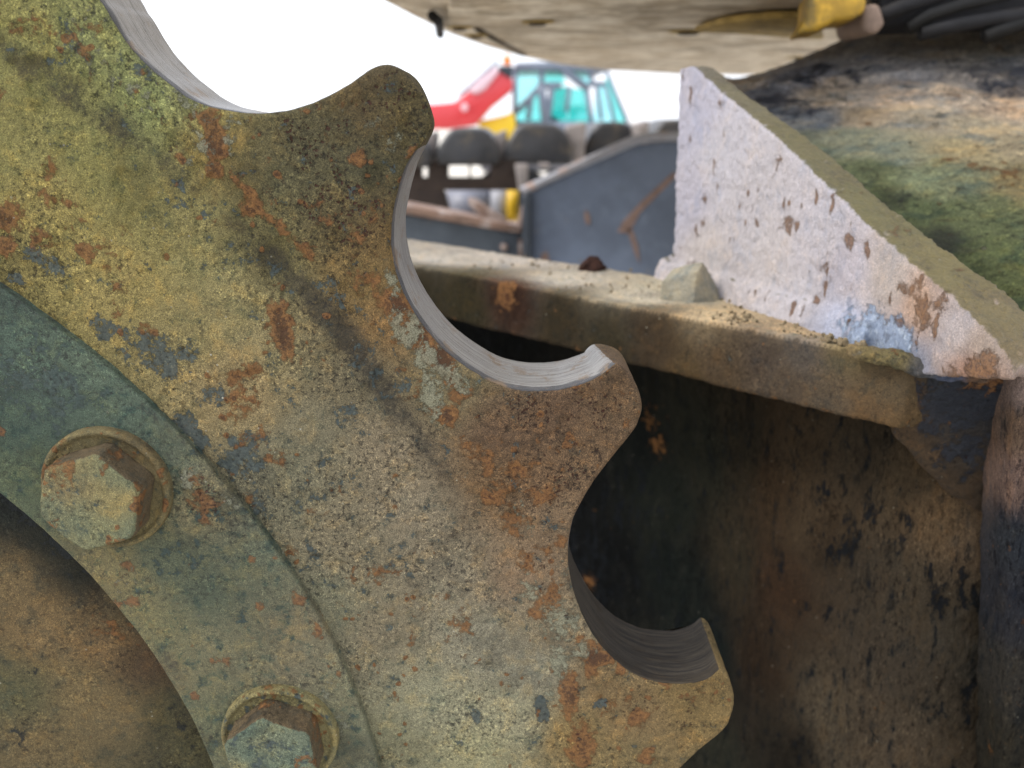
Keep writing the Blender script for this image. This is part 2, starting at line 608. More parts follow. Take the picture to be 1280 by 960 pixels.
# closing error of the traced period spread over it
jump = rot2(tr[iA], -PITCH) - tr[iB]
period = period + np.linspace(0, 1, iB - iA + 1)[:-1, None] * jump
vis0 = 4
head = rot2(period, PITCH)
ang = lambda p: math.atan2(p[1], p[0])
k0 = min(range(len(head)), key=lambda i: np.hypot(*(head[i] - tr[0])))
tail = rot2(period, -PITCH)
k1 = min(range(len(tail)), key=lambda i: np.hypot(*(tail[i] - tr[-1])))
hd = head[:k0].copy(); tl = tail[k1 + 1:].copy()
wgt = np.exp(-np.arange(len(hd))[::-1] / 5.0)[:, None]; hd += (tr[0] - head[k0]) * wgt
wgt = np.exp(-np.arange(len(tl)) / 5.0)[:, None]; tl += (tr[-1] - tail[k1]) * wgt
i1 = TRACE.index((465, 84)); i2 = TRACE.index((520, 188)); i3 = TRACE.index((772, 455)); i4 = TRACE.index((726, 632)); i5 = TRACE.index((901, 840))
fl_tr = np.zeros(len(tr)); fl_tr[:i1] = 1; fl_tr[i2:i3] = 1; fl_tr[i4:i5] = 1
fl_p = fl_tr[iA:iB]
flags = [fl_p[:k0], fl_tr, fl_p[k1 + 1:]]
seq = [hd, tr, tl]
for k in range(2, 20):
    seq.append(rot2(period, -PITCH * k)); flags.append(fl_p)
out = np.vstack(seq)           # 21 periods: head, own, tail ... (clockwise)
nxt = np.roll(out, -1, 0)
# resample with Catmull-Rom
dense = []
flags = np.concatenate(flags); fd_ = []
nO = len(out)
for i in range(nO):
    p0, p1, p2, p3 = out[i - 1], out[i], out[(i + 1) % nO], out[(i + 2) % nO]
    a_ = math.degrees(ang((p1 + p2) / 2))
    step = 0.0008 if -3 < a_ < 62 else 0.006
    L = np.hypot(*(p2 - p1))
    m = max(1, int(L / step))
    for t in np.arange(m) / m:
        fd_.append(flags[i])
        dense.append(0.5 * (2 * p1 + (p2 - p0) * t + (2 * p0 - 5 * p1 + 4 * p2 - p3) * t * t + (3 * p1 - p0 - 3 * p2 + p3) * t ** 3))
dense = np.array(dense)
for _ in range(6):
    dense = 0.25 * np.roll(dense, 1, 0) + 0.5 * dense + 0.25 * np.roll(dense, -1, 0)
n = len(dense)
tan = np.roll(dense, -1, 0) - np.roll(dense, 1, 0)
tan /= np.hypot(*tan.T)[:, None]
nor = np.c_[-tan[:, 1], tan[:, 0]]         # clockwise loop: left normal points outwards
if (nor * dense).sum() < 0:
    nor = -nor
th_ = np.unwrap(np.arctan2(dense[:, 1], dense[:, 0]))
# monotonic smoothed inner angle
base = np.linspace(th_[0], th_[0] - 2 * math.pi, n + 1)[:-1]
dev = th_ - base
kw = 45
ker = np.hanning(2 * kw + 1); ker /= ker.sum()
thm = np.minimum.accumulate(th_)
dev = thm - base
kw = 7
ker = np.hanning(2 * kw + 3)[1:-1]; ker /= ker.sum()
dev = np.convolve(np.r_[dev[-kw:], dev, dev[:kw]], ker, 'valid')
sa_ = np.r_[0, np.cumsum(np.hypot(*np.diff(dense, axis=0).T))]
rdd = np.hypot(*dense.T)
anc = []
for k in range(-1, 23):                     # the bottom of every notch keeps its own angle
    t0 = th_[0] - k * PITCH
    w_ = np.where((th_ <= t0) & (th_ > t0 - PITCH))[0]
    if len(w_) > 20:
        i_ = w_[np.argmin(rdd[w_])]
        if not anc or i_ - anc[-1] > 20:
            anc.append(i_)
sA = np.r_[sa_[anc[0]] - (sa_[anc[1]] - sa_[anc[0]]), sa_[anc], sa_[anc[-1]] + (sa_[anc[-1]] - sa_[anc[-2]])]
tA = np.r_[th_[anc[0]] + PITCH, th_[anc], th_[anc[-1]] - PITCH]
thi = 0.45 * (base + dev) + 0.55 * np.interp(sa_, sA, tA)
RIN = R1 * 0.985
inner = RIN * np.c_[np.cos(thi), np.sin(thi)]
RC = 1.243 * R1
rb = 0.0032
NF = 250
rows, ycs, wall = [], [], []
edge = dense - nor * rb
kn = np.hanning(27)[1:-1]; kn /= kn.sum()
nsm = np.stack([np.convolve(np.r_[nor[-12:, q_], nor[:, q_], nor[:12, q_]], kn, 'valid') for q_ in (0, 1)], 1)
inset = dense - nsm * 0.0075
for j in range(NF + 1):
    f = j / (NF - 12)
    g_ = (j - (NF - 12)) / 12.0
    rows.append(inner * (1 - f) + inset * f if f <= 1 else inset * (1 - g_) + edge * g_); ycs.append(np.zeros(n)); wall.append(0.0)
for a in np.linspace(0, math.pi / 2, 7)[1:]:
    rows.append(dense - nor * rb * (1 - math.sin(a))); ycs.append(np.full(n, rb * (1 - math.cos(a)))); wall.append(a / (math.pi / 2))
for t in np.linspace(0, 1, 26)[1:]:
    rows.append(dense.copy()); ycs.append(np.full(n, rb + (TK - rb - 0.0008) * t)); wall.append(1.0)
rb2 = 0.0008
for a in np.linspace(0, math.pi / 2, 3)[1:]:
    rows.append(dense - nor * rb2 * (1 - math.cos(a))); ycs.append(np.full(n, TK - rb2 * (1 - math.sin(a)))); wall.append(1.0)
rows.append(inset.copy()); ycs.append(np.full(n, TK)); wall.append(0.0)
rows.append(inner.copy()); ycs.append(np.full(n, TK)); wall.append(0.0)
rows.append(inner * 0.6); ycs.append(np.full(n, TK)); wall.append(0.0)
rows = np.array(rows); ycs = np.array(ycs); wall = np.array(wall)
nr = len(rows)
X = rows[:, :, 0]; Z = rows[:, :, 1]
rad = np.hypot(X, Z)
front = np.zeros((nr, n)); front[:NF + 7] = 1
P0 = np.stack([X.ravel() + CX, ycs.ravel() + D, Z.ravel() + CZ], 1)
# relief of the cast face: shallow groove at the root of the teeth, teeth slightly sunk, rough casting skin
h = -0.0042 * np.exp(-((rad - RC + 0.005) / 0.013) ** 2) - 0.0012 * sl_(rad, RC - 0.004, RC + 0.004)
h = h + 0.0006 * np.exp(-((rad - RC - 0.010) / 0.006) ** 2)
h = h.ravel() + 0.0022 * fbm(P0, 22, 3, 3) + 0.0016 * fbm(P0, 75, 4, 9) + 0.0010 * fbm(P0, 260, 3, 12)
dent = sl_(fbm(P0, 48, 3, 31), 0.10, 0.24)
h = h - 0.0011 * dent
P0[:, 1] -= (h * front.ravel())
wn = np.tile(wall, (n, 1)).T.ravel()
side = (wn > 0.95)
wob = 0.0006 * fbm(P0, 90, 3, 21) + 0.0004 * fbm(P0 * np.array((1, 3, 1)), 160, 2, 5)
nn = np.tile(nor, (nr, 1))
P0[:, 0] += nn[:, 0] * wob * wn; P0[:, 2] += nn[:, 1] * wob * wn
wc_ = sp(762, 455)
wg = np.exp(-((dense[:, 0] + CX - wc_[0]) ** 2 + (dense[:, 1] + CZ - wc_[2]) ** 2) / 0.0115 ** 2)
fr_ = np.clip(ycs / TK, 0, 1) ** 0.8 * (wall > 0)[:, None]
mv = (0.0115 * wg[None, :] * fr_).ravel()
dl = np.hypot(P0[:, 0] - CX, P0[:, 2] - CZ)
P0[:, 0] -= (P0[:, 0] - CX) / dl * mv; P0[:, 2] -= (P0[:, 2] - CZ) / dl * mv
wd_ = sp(542, 140)
wg = np.exp(-((dense[:, 0] + CX - wd_[0]) ** 2 + (dense[:, 1] + CZ - wd_[2]) ** 2) / 0.020 ** 2)
mv = (0.0065 * wg[None, :] * fr_).ravel()
P0[:, 0] -= np.tile(nsm[:, 0], nr) * mv; P0[:, 2] -= np.tile(nsm[:, 1], nr) * mv
idx = np.arange(nr * n).reshape(nr, n)
a = idx[:-1]; b = np.roll(a, -1, 1); c = idx[1:]; d = np.roll(c, -1, 1)
F = np.stack([a.ravel(), b.ravel(), d.ravel(), c.ravel()], 1)
rim_me = mesh('toothed_rim', P0, F)
if normals(rim_me)[idx[20, 5]][1] > 0:
    rim_me.flip_normals()

# local colours of dirt and rust (as seen under even light), at places on the face
CS = [(30, 30, (150, 140, 85)), (100, 60, (140, 140, 92)), (60, 110, (128, 118, 68)), (20, 180, (148, 136, 84)), (120, 200, (138, 128, 76)),
      (60, 260, (155, 135, 80)), (30, 320, (150, 132, 80)), (180, 250, (140, 128, 78)), (240, 120, (145, 142, 95)), (270, 170, (150, 120, 65)),
      (240, 300, (150, 135, 88)), (150, 340, (160, 138, 85)), (330, 300, (120, 108, 72)), (300, 370, (158, 142, 100)), (350, 430, (150, 132, 98)),
      (230, 420, (145, 128, 88)), (300, 480, (155, 130, 95)), (400, 430, (115, 102, 80)), (450, 480, (112, 100, 82)), (400, 540, (125, 115, 98)),
      (350, 600, (128, 120, 102)), (480, 560, (142, 124, 106)), (520, 640, (140, 124, 108)), (430, 680, (130, 116, 98)), (560, 720, (140, 126, 110)),
      (480, 780, (135, 120, 102)), (600, 800, (146, 136, 122)), (540, 880, (150, 142, 122)), (640, 900, (158, 148, 126)), (600, 940, (160, 150, 120)),
      (500, 940, (140, 132, 108)), (680, 840, (150, 142, 130)), (400, 760, (128, 122, 104)),
      # root line and teeth
      (190, 130, (140, 146, 98)), (330, 180, (104, 94, 68)), (390, 180, (92, 84, 64)), (460, 130, (94, 76, 52)), (500, 150, (92, 80, 52)),
      (450, 210, (90, 86, 66)), (420, 260, (98, 84, 58)), (470, 290, (110, 84, 52)), (370, 230, (96, 90, 68)), (480, 100, (88, 74, 54)),
      (450, 340, (130, 102, 62)), (500, 400, (140, 104, 66)), (560, 480, (128, 112, 86)), (620, 540, (104, 78, 62)), (700, 520, (102, 76, 60)),
      (760, 500, (110, 84, 64)), (740, 560, (112, 86, 66)), (670, 590, (118, 88, 66)), (620, 600, (120, 90, 64)), (690, 650, (130, 104, 84)),
      (650, 720, (140, 112, 92)), (700, 790, (150, 130, 108)), (740, 850, (128, 100, 68)), (800, 900, (130, 104, 74)), (870, 880, (130, 104, 66)),
      (720, 920, (140, 112, 70)), (780, 950, (128, 108, 76)), (900, 890, (134, 108, 70))]
colour_field(rim_me, [(sp(x, y), (c[0] * .96, c[1] * 1.0, c[2] * .94)) for x, y, c in CS], 0.90, 0.05, 0.012, 0.09)
PXM = 0.00047
ux = np.array((1.0, 0, 0)); uz = np.array((0, 0, 1.0))


def SPL(lst):
    r = []
    for q in lst:
        x, y, rx, ry, a, am = q
        a = math.radians(a)     # angle counter-clockwise on the picture
        u = ux * math.cos(a) + uz * math.sin(a)
        v = -ux * math.sin(a) + uz * math.cos(a)
        r.append((sp(x, y), (rx * PXM, ry * PXM), am, u, v))
    return r


splats(rim_me, 'paint', SPL([
    (195, 440, 55, 32, -30, .85), (130, 410, 30, 18, -30, .7), (60, 330, 38, 18, -10, .62), (25, 350, 20, 14, 0, .6), (265, 490, 20, 28, 0, .72),
    (305, 570, 32, 40, -40, .80), (325, 620, 20, 30, 0, .6), (240, 540, 40, 16, -45, .66), (430, 375, 70, 18, -42, .5), (480, 470, 70, 34, -45, .50),
    (440, 520, 50, 30, -45, .46), (360, 500, 40, 30, 0, .40), (595, 895, 12, 12, 0, .9), (678, 892, 11, 24, 8, 1.0), (690, 650, 30, 20, 0, .3),
    (400, 600, 40, 60, -30, .38), (460, 620, 50, 20, -40, .42), (390, 690, 20, 60, -20, .42), (640, 560, 20, 20, 0, .45), (640, 600, 24, 14, -40, .6),
    (560, 560, 30, 18, -45, .45), (750, 880, 14, 10, 30, .6), (350, 190, 34, 22, 0, .42), (440, 250, 30, 50, 20, .38), (180, 90, 40, 30, -40, .4),
    (500, 700, 60, 60, 0, .3), (350, 800, 20, 20, 0, .3), (640, 760, 14, 30, 0, .4), (460, 850, 60, 20, 0, .36), (70, 60, 40, 30, 0, .45), (230, 250, 40, 20, -40, .42), (330, 330, 50, 20, -40, .4)]), 0.16)
Vr = coords(rim_me)
rr0 = np.hypot(Vr[:, 0] - CX, Vr[:, 2] - CZ)
an0 = np.degrees(np.arctan2(Vr[:, 2] - CZ, Vr[:, 0] - CX))
band = np.exp(-((rr0 - RC + 0.010 + 0.006 * fbm(Vr, 22, 3, 91)) / 0.0125) ** 2)  # shade of the tooth-root crease, painted as a dark band
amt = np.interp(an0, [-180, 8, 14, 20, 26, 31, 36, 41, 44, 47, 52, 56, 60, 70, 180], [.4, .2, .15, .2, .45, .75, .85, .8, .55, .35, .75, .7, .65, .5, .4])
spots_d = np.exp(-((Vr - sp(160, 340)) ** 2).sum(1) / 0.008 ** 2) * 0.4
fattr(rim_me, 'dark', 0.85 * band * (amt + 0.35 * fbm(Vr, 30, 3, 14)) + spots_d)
splats(rim_me, 'rust', SPL([
    (352, 412, 14, 36, 12, 1.3), (300, 500, 34, 38, -20, .55), (318, 545, 26, 20, 0, .6), (345, 570, 22, 12, 0, .6), (255, 148, 22, 14, 0, .9), (268, 178, 15, 24, 5, 1.2), (268, 212, 13, 11, 0, 1.2),
    (60, 215, 18, 18, 0, .55), (55, 40, 40, 24, 0, .4), (110, 75, 22, 26, 0, .4), (15, 265, 24, 18, 0, .6), (60, 245, 24, 14, 0, .5), (85, 262, 16, 14, 0, .5), (50, 300, 36, 18, 0, .55), (150, 300, 22, 14, 0, .4),
    (135, 325, 20, 22, 0, .5), (150, 360, 16, 30, 0, .5), (95, 275, 14, 14, 0, .5), (150, 390, 14, 10, 0, .5), (190, 130, 12, 12, 0, .5), (225, 195, 14, 12, 0, .5), (200, 80, 12, 12, 0, .5), (115, 35, 10, 10, 0, .6),
    (300, 230, 30, 9, -50, .6), (345, 280, 34, 10, -48, .7), (380, 310, 26, 12, -45, .62), (400, 270, 22, 22, 0, .5), (440, 300, 24, 24, 0, .5), (470, 270, 14, 30, 0, .45), (460, 350, 26, 20, 0, .62),
    (495, 382, 22, 15, -40, 1.35), (520, 418, 24, 16, -45, 1.35), (495, 400, 14, 12, 0, .7), (548, 450, 26, 15, -40, 1.3), (565, 475, 18, 14, -30, .75), (500, 465, 16, 8, 0, .6), (525, 490, 20, 16, 0, .5), (556, 520, 18, 18, 0, 1.2),
    (570, 495, 22, 22, 0, .6), (590, 560, 24, 14, -45, .66), (620, 620, 20, 26, -30, .72), (610, 580, 14, 20, 0, .7), (650, 590, 24, 20, 0, .62), (680, 620, 26, 18, 0, .72), (700, 560, 16, 12, 0, .6), (640, 650, 20, 28, 0, .72), (660, 700, 24, 22, 0, .62),
    (690, 750, 26, 30, 0, .62), (680, 690, 20, 16, 0, .62), (672, 770, 16, 16, 0, .7), (725, 800, 22, 12, -20, .6), (742, 822, 16, 14, 0, 1.3), (712, 870, 14, 44, 0, 1.1), (728, 935, 20, 44, 0, .95), (770, 885, 40, 26, 0, .42), (860, 870, 40, 16, 0, .4), (400, 135, 60, 8, 15, .4),
    (470, 720, 20, 22, 0, .55), (495, 715, 14, 14, 0, .5), (580, 780, 22, 28, 0, .55), (560, 745, 24, 12, 0, .42), (520, 760, 16, 16, 0, .45), (440, 720, 12, 12, 0, .4), (400, 640, 20, 12, 0, .42), (515, 800, 10, 20, 0, .5), (580, 820, 10, 10, 0, .45), (490, 870, 14, 12, 0, .45),
    (620, 940, 20, 14, 0, .4), (420, 615, 12, 12, 0, .5), (400, 770, 12, 30, 20, .45), (365, 690, 14, 10, 0, .5), (590, 700, 14, 14, 0, .5), (760, 540, 20, 14, 0, .3), (730, 490, 60, 14, 0, .3)]), 0.0)
_r = np.empty(len(rim_me.vertices), np.float32); rim_me.attributes['rust'].data.foreach_get('value', _r)
_v = coords(rim_me); _q = np.hypot(_v[:, 0] - CX, _v[:, 2] - CZ)
_r = np.maximum(_r, 0.17 * sl_(_q, RC - 0.012, RC + 0.004)).astype(np.float32)     # the teeth rust first
rim_me.attributes['rust'].data.foreach_set('value', _r)
splats(rim_me, 'pale', SPL([
    (180, 60, 50, 24, -35, .48), (110, 30, 50, 24, 0, .42), (230, 130, 45, 16, -35, .52), (250, 185, 16, 26, 0, .62), (285, 175, 10, 22, 0, .6), (170, 110, 40, 24, -30, .45), (130, 90, 50, 30, -35, .4),
    (230, 200, 40, 16, -40, .42), (290, 150, 16, 10, 0, .55), (490, 355, 12, 30, 20, .62), (508, 415, 24, 34, 30, .80), (532, 448, 22, 26, 30, .78), (565, 472, 30, 14, -40, .8), (540, 495, 18, 36, 0, .85), (550, 535, 12, 16, 0, .5), (585, 480, 14, 9, -30, .6),
    (650, 640, 12, 26, 0, .4), (660, 740, 18, 34, 0, .52), (700, 720, 18, 40, 0, .42), (700, 780, 34, 40, 0, .66), (730, 815, 20, 20, 0, .72), (698, 830, 16, 34, 0, .75), (665, 660, 16, 12, 0, .45), (690, 870, 10, 30, 0, .55),
    (640, 900, 50, 50, 0, .28), (440, 880, 40, 60, 0, .22), (370, 160, 30, 14, 0, .3), (450, 155, 40, 14, -10, .38), (500, 175, 30, 20, 0, .40), (440, 190, 20, 10, 0, .34)]), 0.06)
splats(rim_me, 'pits', SPL([
    (390, 180, 60, 50, 0, .62), (440, 260, 50, 60, 0, .66), (480, 130, 50, 50, 0, .6), (400, 250, 40, 40, 0, .6), (660, 520, 60, 30, 0, .62), (740, 520, 60, 50, 0, .6), (690, 600, 50, 50, 0, .6),
    (690, 760, 30, 50, 0, .45), (725, 900, 20, 70, 0, .5), (800, 890, 80, 40, 0, .45), (680, 700, 30, 40, 0, .5), (850, 900, 50, 40, 0, .45)]), 0.05)
s_arc = np.r_[0, np.cumsum(np.hypot(*np.diff(dense, axis=0).T))]
rd = np.hypot(*dense.T)
met = np.array(fd_)
for _ in range(4):
    met = 0.25 * np.roll(met, 1) + 0.5 * met + 0.25 * np.roll(met, -1)
wornm = np.outer(np.clip((wall - 0.55) / 0.3, 0, 1), met)
wornm[:NF + 1] = 0
fattr(rim_me, 'worn', wornm.ravel())
dirt_shade = np.zeros(n)
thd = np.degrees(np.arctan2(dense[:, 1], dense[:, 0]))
dirt_shade += 1.35 * sl_(thd, 22.5, 18.5) * (thd > 0)  # shade over the lower notch, put into its colour
dirt_shade += 0.42 * sl_(thd, 47, 50)
dirt_shade += 0.25 * sl_(rd, 1.38 * R1, 1.43 * R1)
fattr(rim_me, 'dust_shade', np.tile(dirt_shade, (nr, 1)).ravel())
vattr(rim_me, 'uvw', np.stack([np.tile(s_arc, (nr, 1)).ravel(), ycs.ravel(), np.zeros(nr * n)], 1))

spk = empty('drive_sprocket', (CX, D + TK / 2, CZ - 1.46 * R1), 'rusty toothed drive sprocket filling the left half, with bare worn notches between its teeth', 'sprocket')
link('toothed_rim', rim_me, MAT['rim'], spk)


def lathe(prof, cx, cz, n=720, a0=0.0, a1=2 * math.pi):
    """prof: list of (radius, y) from centre outwards; faces towards -y"""
    prof = np.array(prof)
    th = np.linspace(a0, a1, n, endpoint=False)
    m = len(prof)
    V = np.stack([cx + np.outer(prof[:, 0], np.cos(th)), np.repeat(prof[:, 1][:, None], n, 1), cz + np.outer(prof[:, 0], np.sin(th))], 2).reshape(-1, 3)
    ix = np.arange(m * n).reshape(m, n)
    a = ix[:-1]; b = np.roll(a, -1, 1); c = ix[1:]; d = np.roll(c, -1, 1)
    return V, np.stack([a.ravel(), b.ravel(), d.ravel(), c.ravel()], 1)


# bolted ring: stands 6 mm proud of the rim
YR = D - 0.006
e = 0.002
prof = [(R2, D + 0.035)] + [(R2, D + 0.02), (R2, YR + e)]
for a in np.linspace(0, math.pi / 2, 5):
    prof.append((R2 + e * (1 - math.cos(a)), YR + e * (1 - math.sin(a))))
prof += [(r, YR) for r in np.linspace(R2 + 2 * e, R1 - 2 * e, 130)]
for a in np.linspace(0, math.pi / 2, 5):
    prof.append((R1 - e * (1 - math.sin(a)), YR + e * (1 - math.cos(a))))
prof += [(R1, YR + 0.004), (R1 + 0.0006, D + 0.003)]
V, F = lathe(prof, CX, CZ, 2000)
fr = (V[:, 1] < D - 0.003)
h = 0.0012 * fbm(V, 25, 3, 40) + 0.0009 * fbm(V, 90, 4, 41) + 0.0005 * fbm(V, 300, 2, 42)
lump = sp(258, 612, YR)
q = ((V[:, 0] - lump[0]) * math.cos(.9) - (V[:, 2] - lump[2]) * math.sin(.9)) / 0.0185
q2 = ((V[:, 0] - lump[0]) * math.sin(.9) + (V[:, 2] - lump[2]) * math.cos(.9)) / 0.0105
rr_ = q * q + q2 * q2
h = h + 0.004 * np.exp(-rr_ ** 2) * (0.7 + 1.2 * fbm(V, 240, 3, 8))
rrad = np.hypot(V[:, 0] - CX, V[:, 2] - CZ)
th_v = np.arctan2(V[:, 2] - CZ, V[:, 0] - CX)
edge_n = 0.0016 * fbm(np.c_[th_v * 10, th_v * 0, th_v * 0], 6, 4, 77)
V[:, 1] -= h * fr
em = np.exp(-((rrad - R1) / 0.006) ** 2)
V[:, 0] += np.cos(th_v) * edge_n * em; V[:, 2] += np.sin(th_v) * edge_n * em
ring_me = mesh('bolt_ring', V, F)
if normals(ring_me)[len(V) // 2][1] > 0:
    ring_me.flip_normals()
CR = [(20, 420, (78, 100, 86)), (80, 480, (76, 98, 84)), (20, 540, (72, 92, 78)), (150, 520, (86, 104, 88)), (110, 450, (92, 108, 88)), (30, 590, (92, 104, 76)), (220, 590, (90, 104, 88)),
      (250, 620, (150, 135, 95)), (300, 640, (100, 104, 84)), (210, 700, (92, 102, 80)), (260, 740, (84, 96, 78)), (150, 720, (128, 118, 78)), (190, 780, (120, 116, 80)), (330, 740, (110, 112, 88)),
      (360, 780, (126, 118, 92)), (300, 800, (120, 118, 90)), (380, 840, (132, 126, 100)), (230, 850, (118, 114, 84)), (430, 860, (128, 126, 98)), (440, 920, (120, 122, 96)), (260, 900, (108, 112, 84)),
      (320, 700, (96, 104, 84)), (20, 500, (70, 92, 80))]
colour_field(ring_me, [(sp(x, y, YR), c) for x, y, c in CR], 0.80, 0.05, 0.01, 0.05)
splats(ring_me, 'paint', SPL([(60, 480, 90, 70, -40, .55), (230, 690, 60, 60, -50, .45), (260, 560, 50, 20, -50, .5), (310, 760, 40, 40, 0, .35), (440, 900, 14, 30, 0, .4), (270, 640, 30, 14, 0, .5)]), 0.20)
splats(ring_me, 'rust', SPL([(250, 590, 12, 12, 0, .75), (258, 622, 16, 20, 0, .85), (262, 645, 10, 10, 0, .7), (5, 535, 12, 8, 0, .9), (165, 700, 18, 12, 0, .6), (170, 745, 12, 12, 0, .6), (318, 693, 8, 8, 0, .7),
                             (328, 752, 8, 8, 0, .8), (280, 820, 16, 14, 0, .6), (375, 745, 16, 12, -50, .7), (398, 780, 8, 16, 0, .7), (247, 862, 8, 8, 0, .9), (130, 745, 12, 9, 0, .9), (400, 735, 14, 8, -50, .6), (385, 710, 14, 8, -50, .6), (425, 835, 6, 6, 0, .9), (345, 660, 14, 8, -45, .5)]), 0.0)
splats(ring_me, 'pale', SPL([(240, 595, 14, 20, 0, .7), (290, 625, 26, 12, -35, .62), (330, 640, 12, 30, 35, .5), (410, 860, 16, 30, 20, .5), (430, 900, 12, 40, 0, .55), (330, 820, 60, 20, 0, .35), (155, 720, 30, 40, 0, .35), (220, 500, 40, 8, -45, .35), (140, 440, 60, 6, -38, .3)]), 0.16)
splats(ring_me, 'dark', SPL([(190, 510, 60, 8, -42, .5), (215, 820, 14, 60, 20, .5), (105, 470, 60, 6, -40, .4)]), 0.0)
splats(ring_me, 'pits', SPL([(258, 612, 24, 30, 0, .7)]), 0.12)
link('bolt_ring', ring_me, MAT['ring'], spk)

# hub dish behind the ring's inner edge
prof = [(0.0005, D + 0.004)] + [(r, D + 0.004 + 0.016 * (r / R2) ** 6) for r in np.linspace(0.01, R2 - 0.006, 150)] + [(R2 - 0.003, D + 0.023), (R2 + 0.004, D + 0.030)]
V, F = lathe(prof, CX, CZ, 1200)
h = 0.003 * fbm(V, 16, 4, 50) + 0.0014 * fbm(V, 80, 4, 51) + 0.0006 * fbm(V, 300, 2, 52)
V[:, 1] -= h
hub_me = mesh('hub', V, F)
if normals(hub_me)[len(V) // 2][1] > 0:
    hub_me.flip_normals()
YH = D + 0.012
CH = [(10, 640, (30, 38, 34)), (60, 680, (32, 38, 32)), (100, 720, (34, 38, 30)), (10, 720, (120, 100, 60)), (60, 780, (128, 104, 60)), (30, 860, (92, 90, 58)), (130, 800, (124, 98, 56)), (100, 860, (122, 104, 62)),
      (60, 930, (112, 96, 58)), (150, 900, (120, 102, 62)), (180, 830, (80, 62, 40)), (210, 900, (78, 74, 46)), (230, 940, (84, 80, 48)), (200, 950, (50, 54, 40)), (145, 765, (90, 78, 50)), (180, 940, (96, 86, 54))]
colour_field(hub_me, [(sp(x, y, YH), c) for x, y, c in CH], 0.88, 0.04, 0.01, 0.22)
splats(hub_me, 'paint', SPL([(20, 650, 50, 26, -40, .9), (80, 705, 50, 22, -42, .9), (220, 930, 10, 40, 20, .6), (30, 850, 30, 14, 0, .4), (20, 930, 20, 30, 0, .4)]), 0.08)  # black along the upper seam: wet paint with the recess's shade painted in
splats(hub_me, 'rust', SPL([(130, 800, 34, 26, 0, .55), (133, 748, 10, 8, 0, 1.0), (160, 870, 20, 20, 0, .3)]), 0.0)
splats(hub_me, 'pale', SPL([(60, 800, 60, 60, 0, .12)]), 0.0)
splats(hub_me, 'dark', SPL([(215, 900, 12, 60, 20, .5)]), 0.0)
splats(hub_me, 'pits', [], 0.05)
link('hub', hub_me, MAT['hub'], spk)

# bolts with flanged washers
RB = 0.8875 * R1


def polar_bolt(bx, bz, phase, seed, washer_r=0.0412, hexr=0.0340, head=0.0225):
    # washer
    yw = YR
    prof = [(0.001, yw - 0.0045), (hexr * 0.9, yw - 0.0045)]
    prof += [(r, yw - 0.0045) for r in np.linspace(hexr * 0.92, washer_r - 0.006, 10)]
    prof += [(washer_r - 0.0048, yw - 0.0052), (washer_r - 0.0036, yw - 0.0066), (washer_r - 0.0022, yw - 0.0070), (washer_r - 0.0008, yw - 0.0062),
             (washer_r, yw - 0.0045), (washer_r, yw - 0.002), (washer_r + 0.0003, yw + 0.002)]
    V, F = lathe(prof, bx, bz, 200)
    V[:, 1] -= 0.0010 * fbm(V, 130, 4, seed) + 0.0005 * fbm(V, 400, 2, seed + 2)
    wm = mesh('washer', V, F)
    if normals(wm)[len(V) // 2][1] > 0:
        wm.flip_normals()
    # hex head
    N2 = 360
    ph = np.linspace(0, 2 * math.pi, N2, endpoint=False)
    q = (ph - math.radians(phase) + math.pi / 6) % (math.pi / 3) - math.pi / 6   # 0 at the corners
    apo = hexr * math.cos(math.pi / 6)
    hexrad = apo / np.cos(math.pi / 6 - np.abs(q))
    hexrad = np.minimum(hexrad, hexr * 0.965)
    rowsb = []
    yt = yw - 0.0045 - head
    for f in np.linspace(0.02, 0.93, 26):
        rowsb.append((f * hexrad, np.full(N2, yt)))
    for a in np.linspace(0, 1, 8)[1:]:
        rr = 0.93 + 0.07 * a
        rowsb.append((rr * hexrad, yt + np.full(N2, 0.0014 * a ** 2.2) + 0.0035 * np.maximum(0, rr * hexrad / apo - 1.0) ** 1.0 * 4))
    ylast = rowsb[-1][1]
    for a in np.linspace(0, 1, 16)[1:]:
        rowsb.append((hexrad, ylast + (yw - 0.003 - ylast) * a))
    V = np.concatenate([np.stack([bx + r * np.cos(ph), y, bz + r * np.sin(ph)], 1) for r, y in rowsb])
    m = len(rowsb)
    ix = np.arange(m * N2).reshape(m, N2)
    a = ix[:-1]; b = np.roll(a, -1, 1); c = ix[1:]; d = np.roll(c, -1, 1)
    F = np.stack([a.ravel(), b.ravel(), d.ravel(), c.ravel()], 1)
    cc = np.array((bx, yt + head / 2, bz))
    dirv = V - cc; dirv /= np.linalg.norm(dirv, axis=1)[:, None]
    V += dirv * (0.0009 * fbm(V, 55, 3, seed + 4) + 0.0014 * fbm(V, 190, 4, seed + 6))[:, None]
    # cap the centre
    V = np.vstack([V, [bx, yt, bz]])
    cap = np.array([(len(V) - 1, i, (i + 1) % N2, (i + 1) % N2) for i in range(N2)])
    bmx = bmesh.new()
    vs = [bmx.verts.new(v) for v in V]
    for f in F:
        bmx.faces.new([vs[i] for i in f])
    for f in cap:
        bmx.faces.new([vs[i] for i in f[:3]])
    bmesh.ops.recalc_face_normals(bmx, faces=bmx.faces)
    hm = bpy.data.meshes.new('hex_bolt')
    bmx.to_mesh(hm); bmx.free()
    hm.polygons.foreach_set('use_smooth', np.ones(len(hm.polygons), bool))
    if normals(hm)[30][1] > 0:
        hm.flip_normals()
    try:
        hm.set_sharp_from_angle(angle=math.radians(48))
    except Exception:
        pass
    return wm, hm, yt


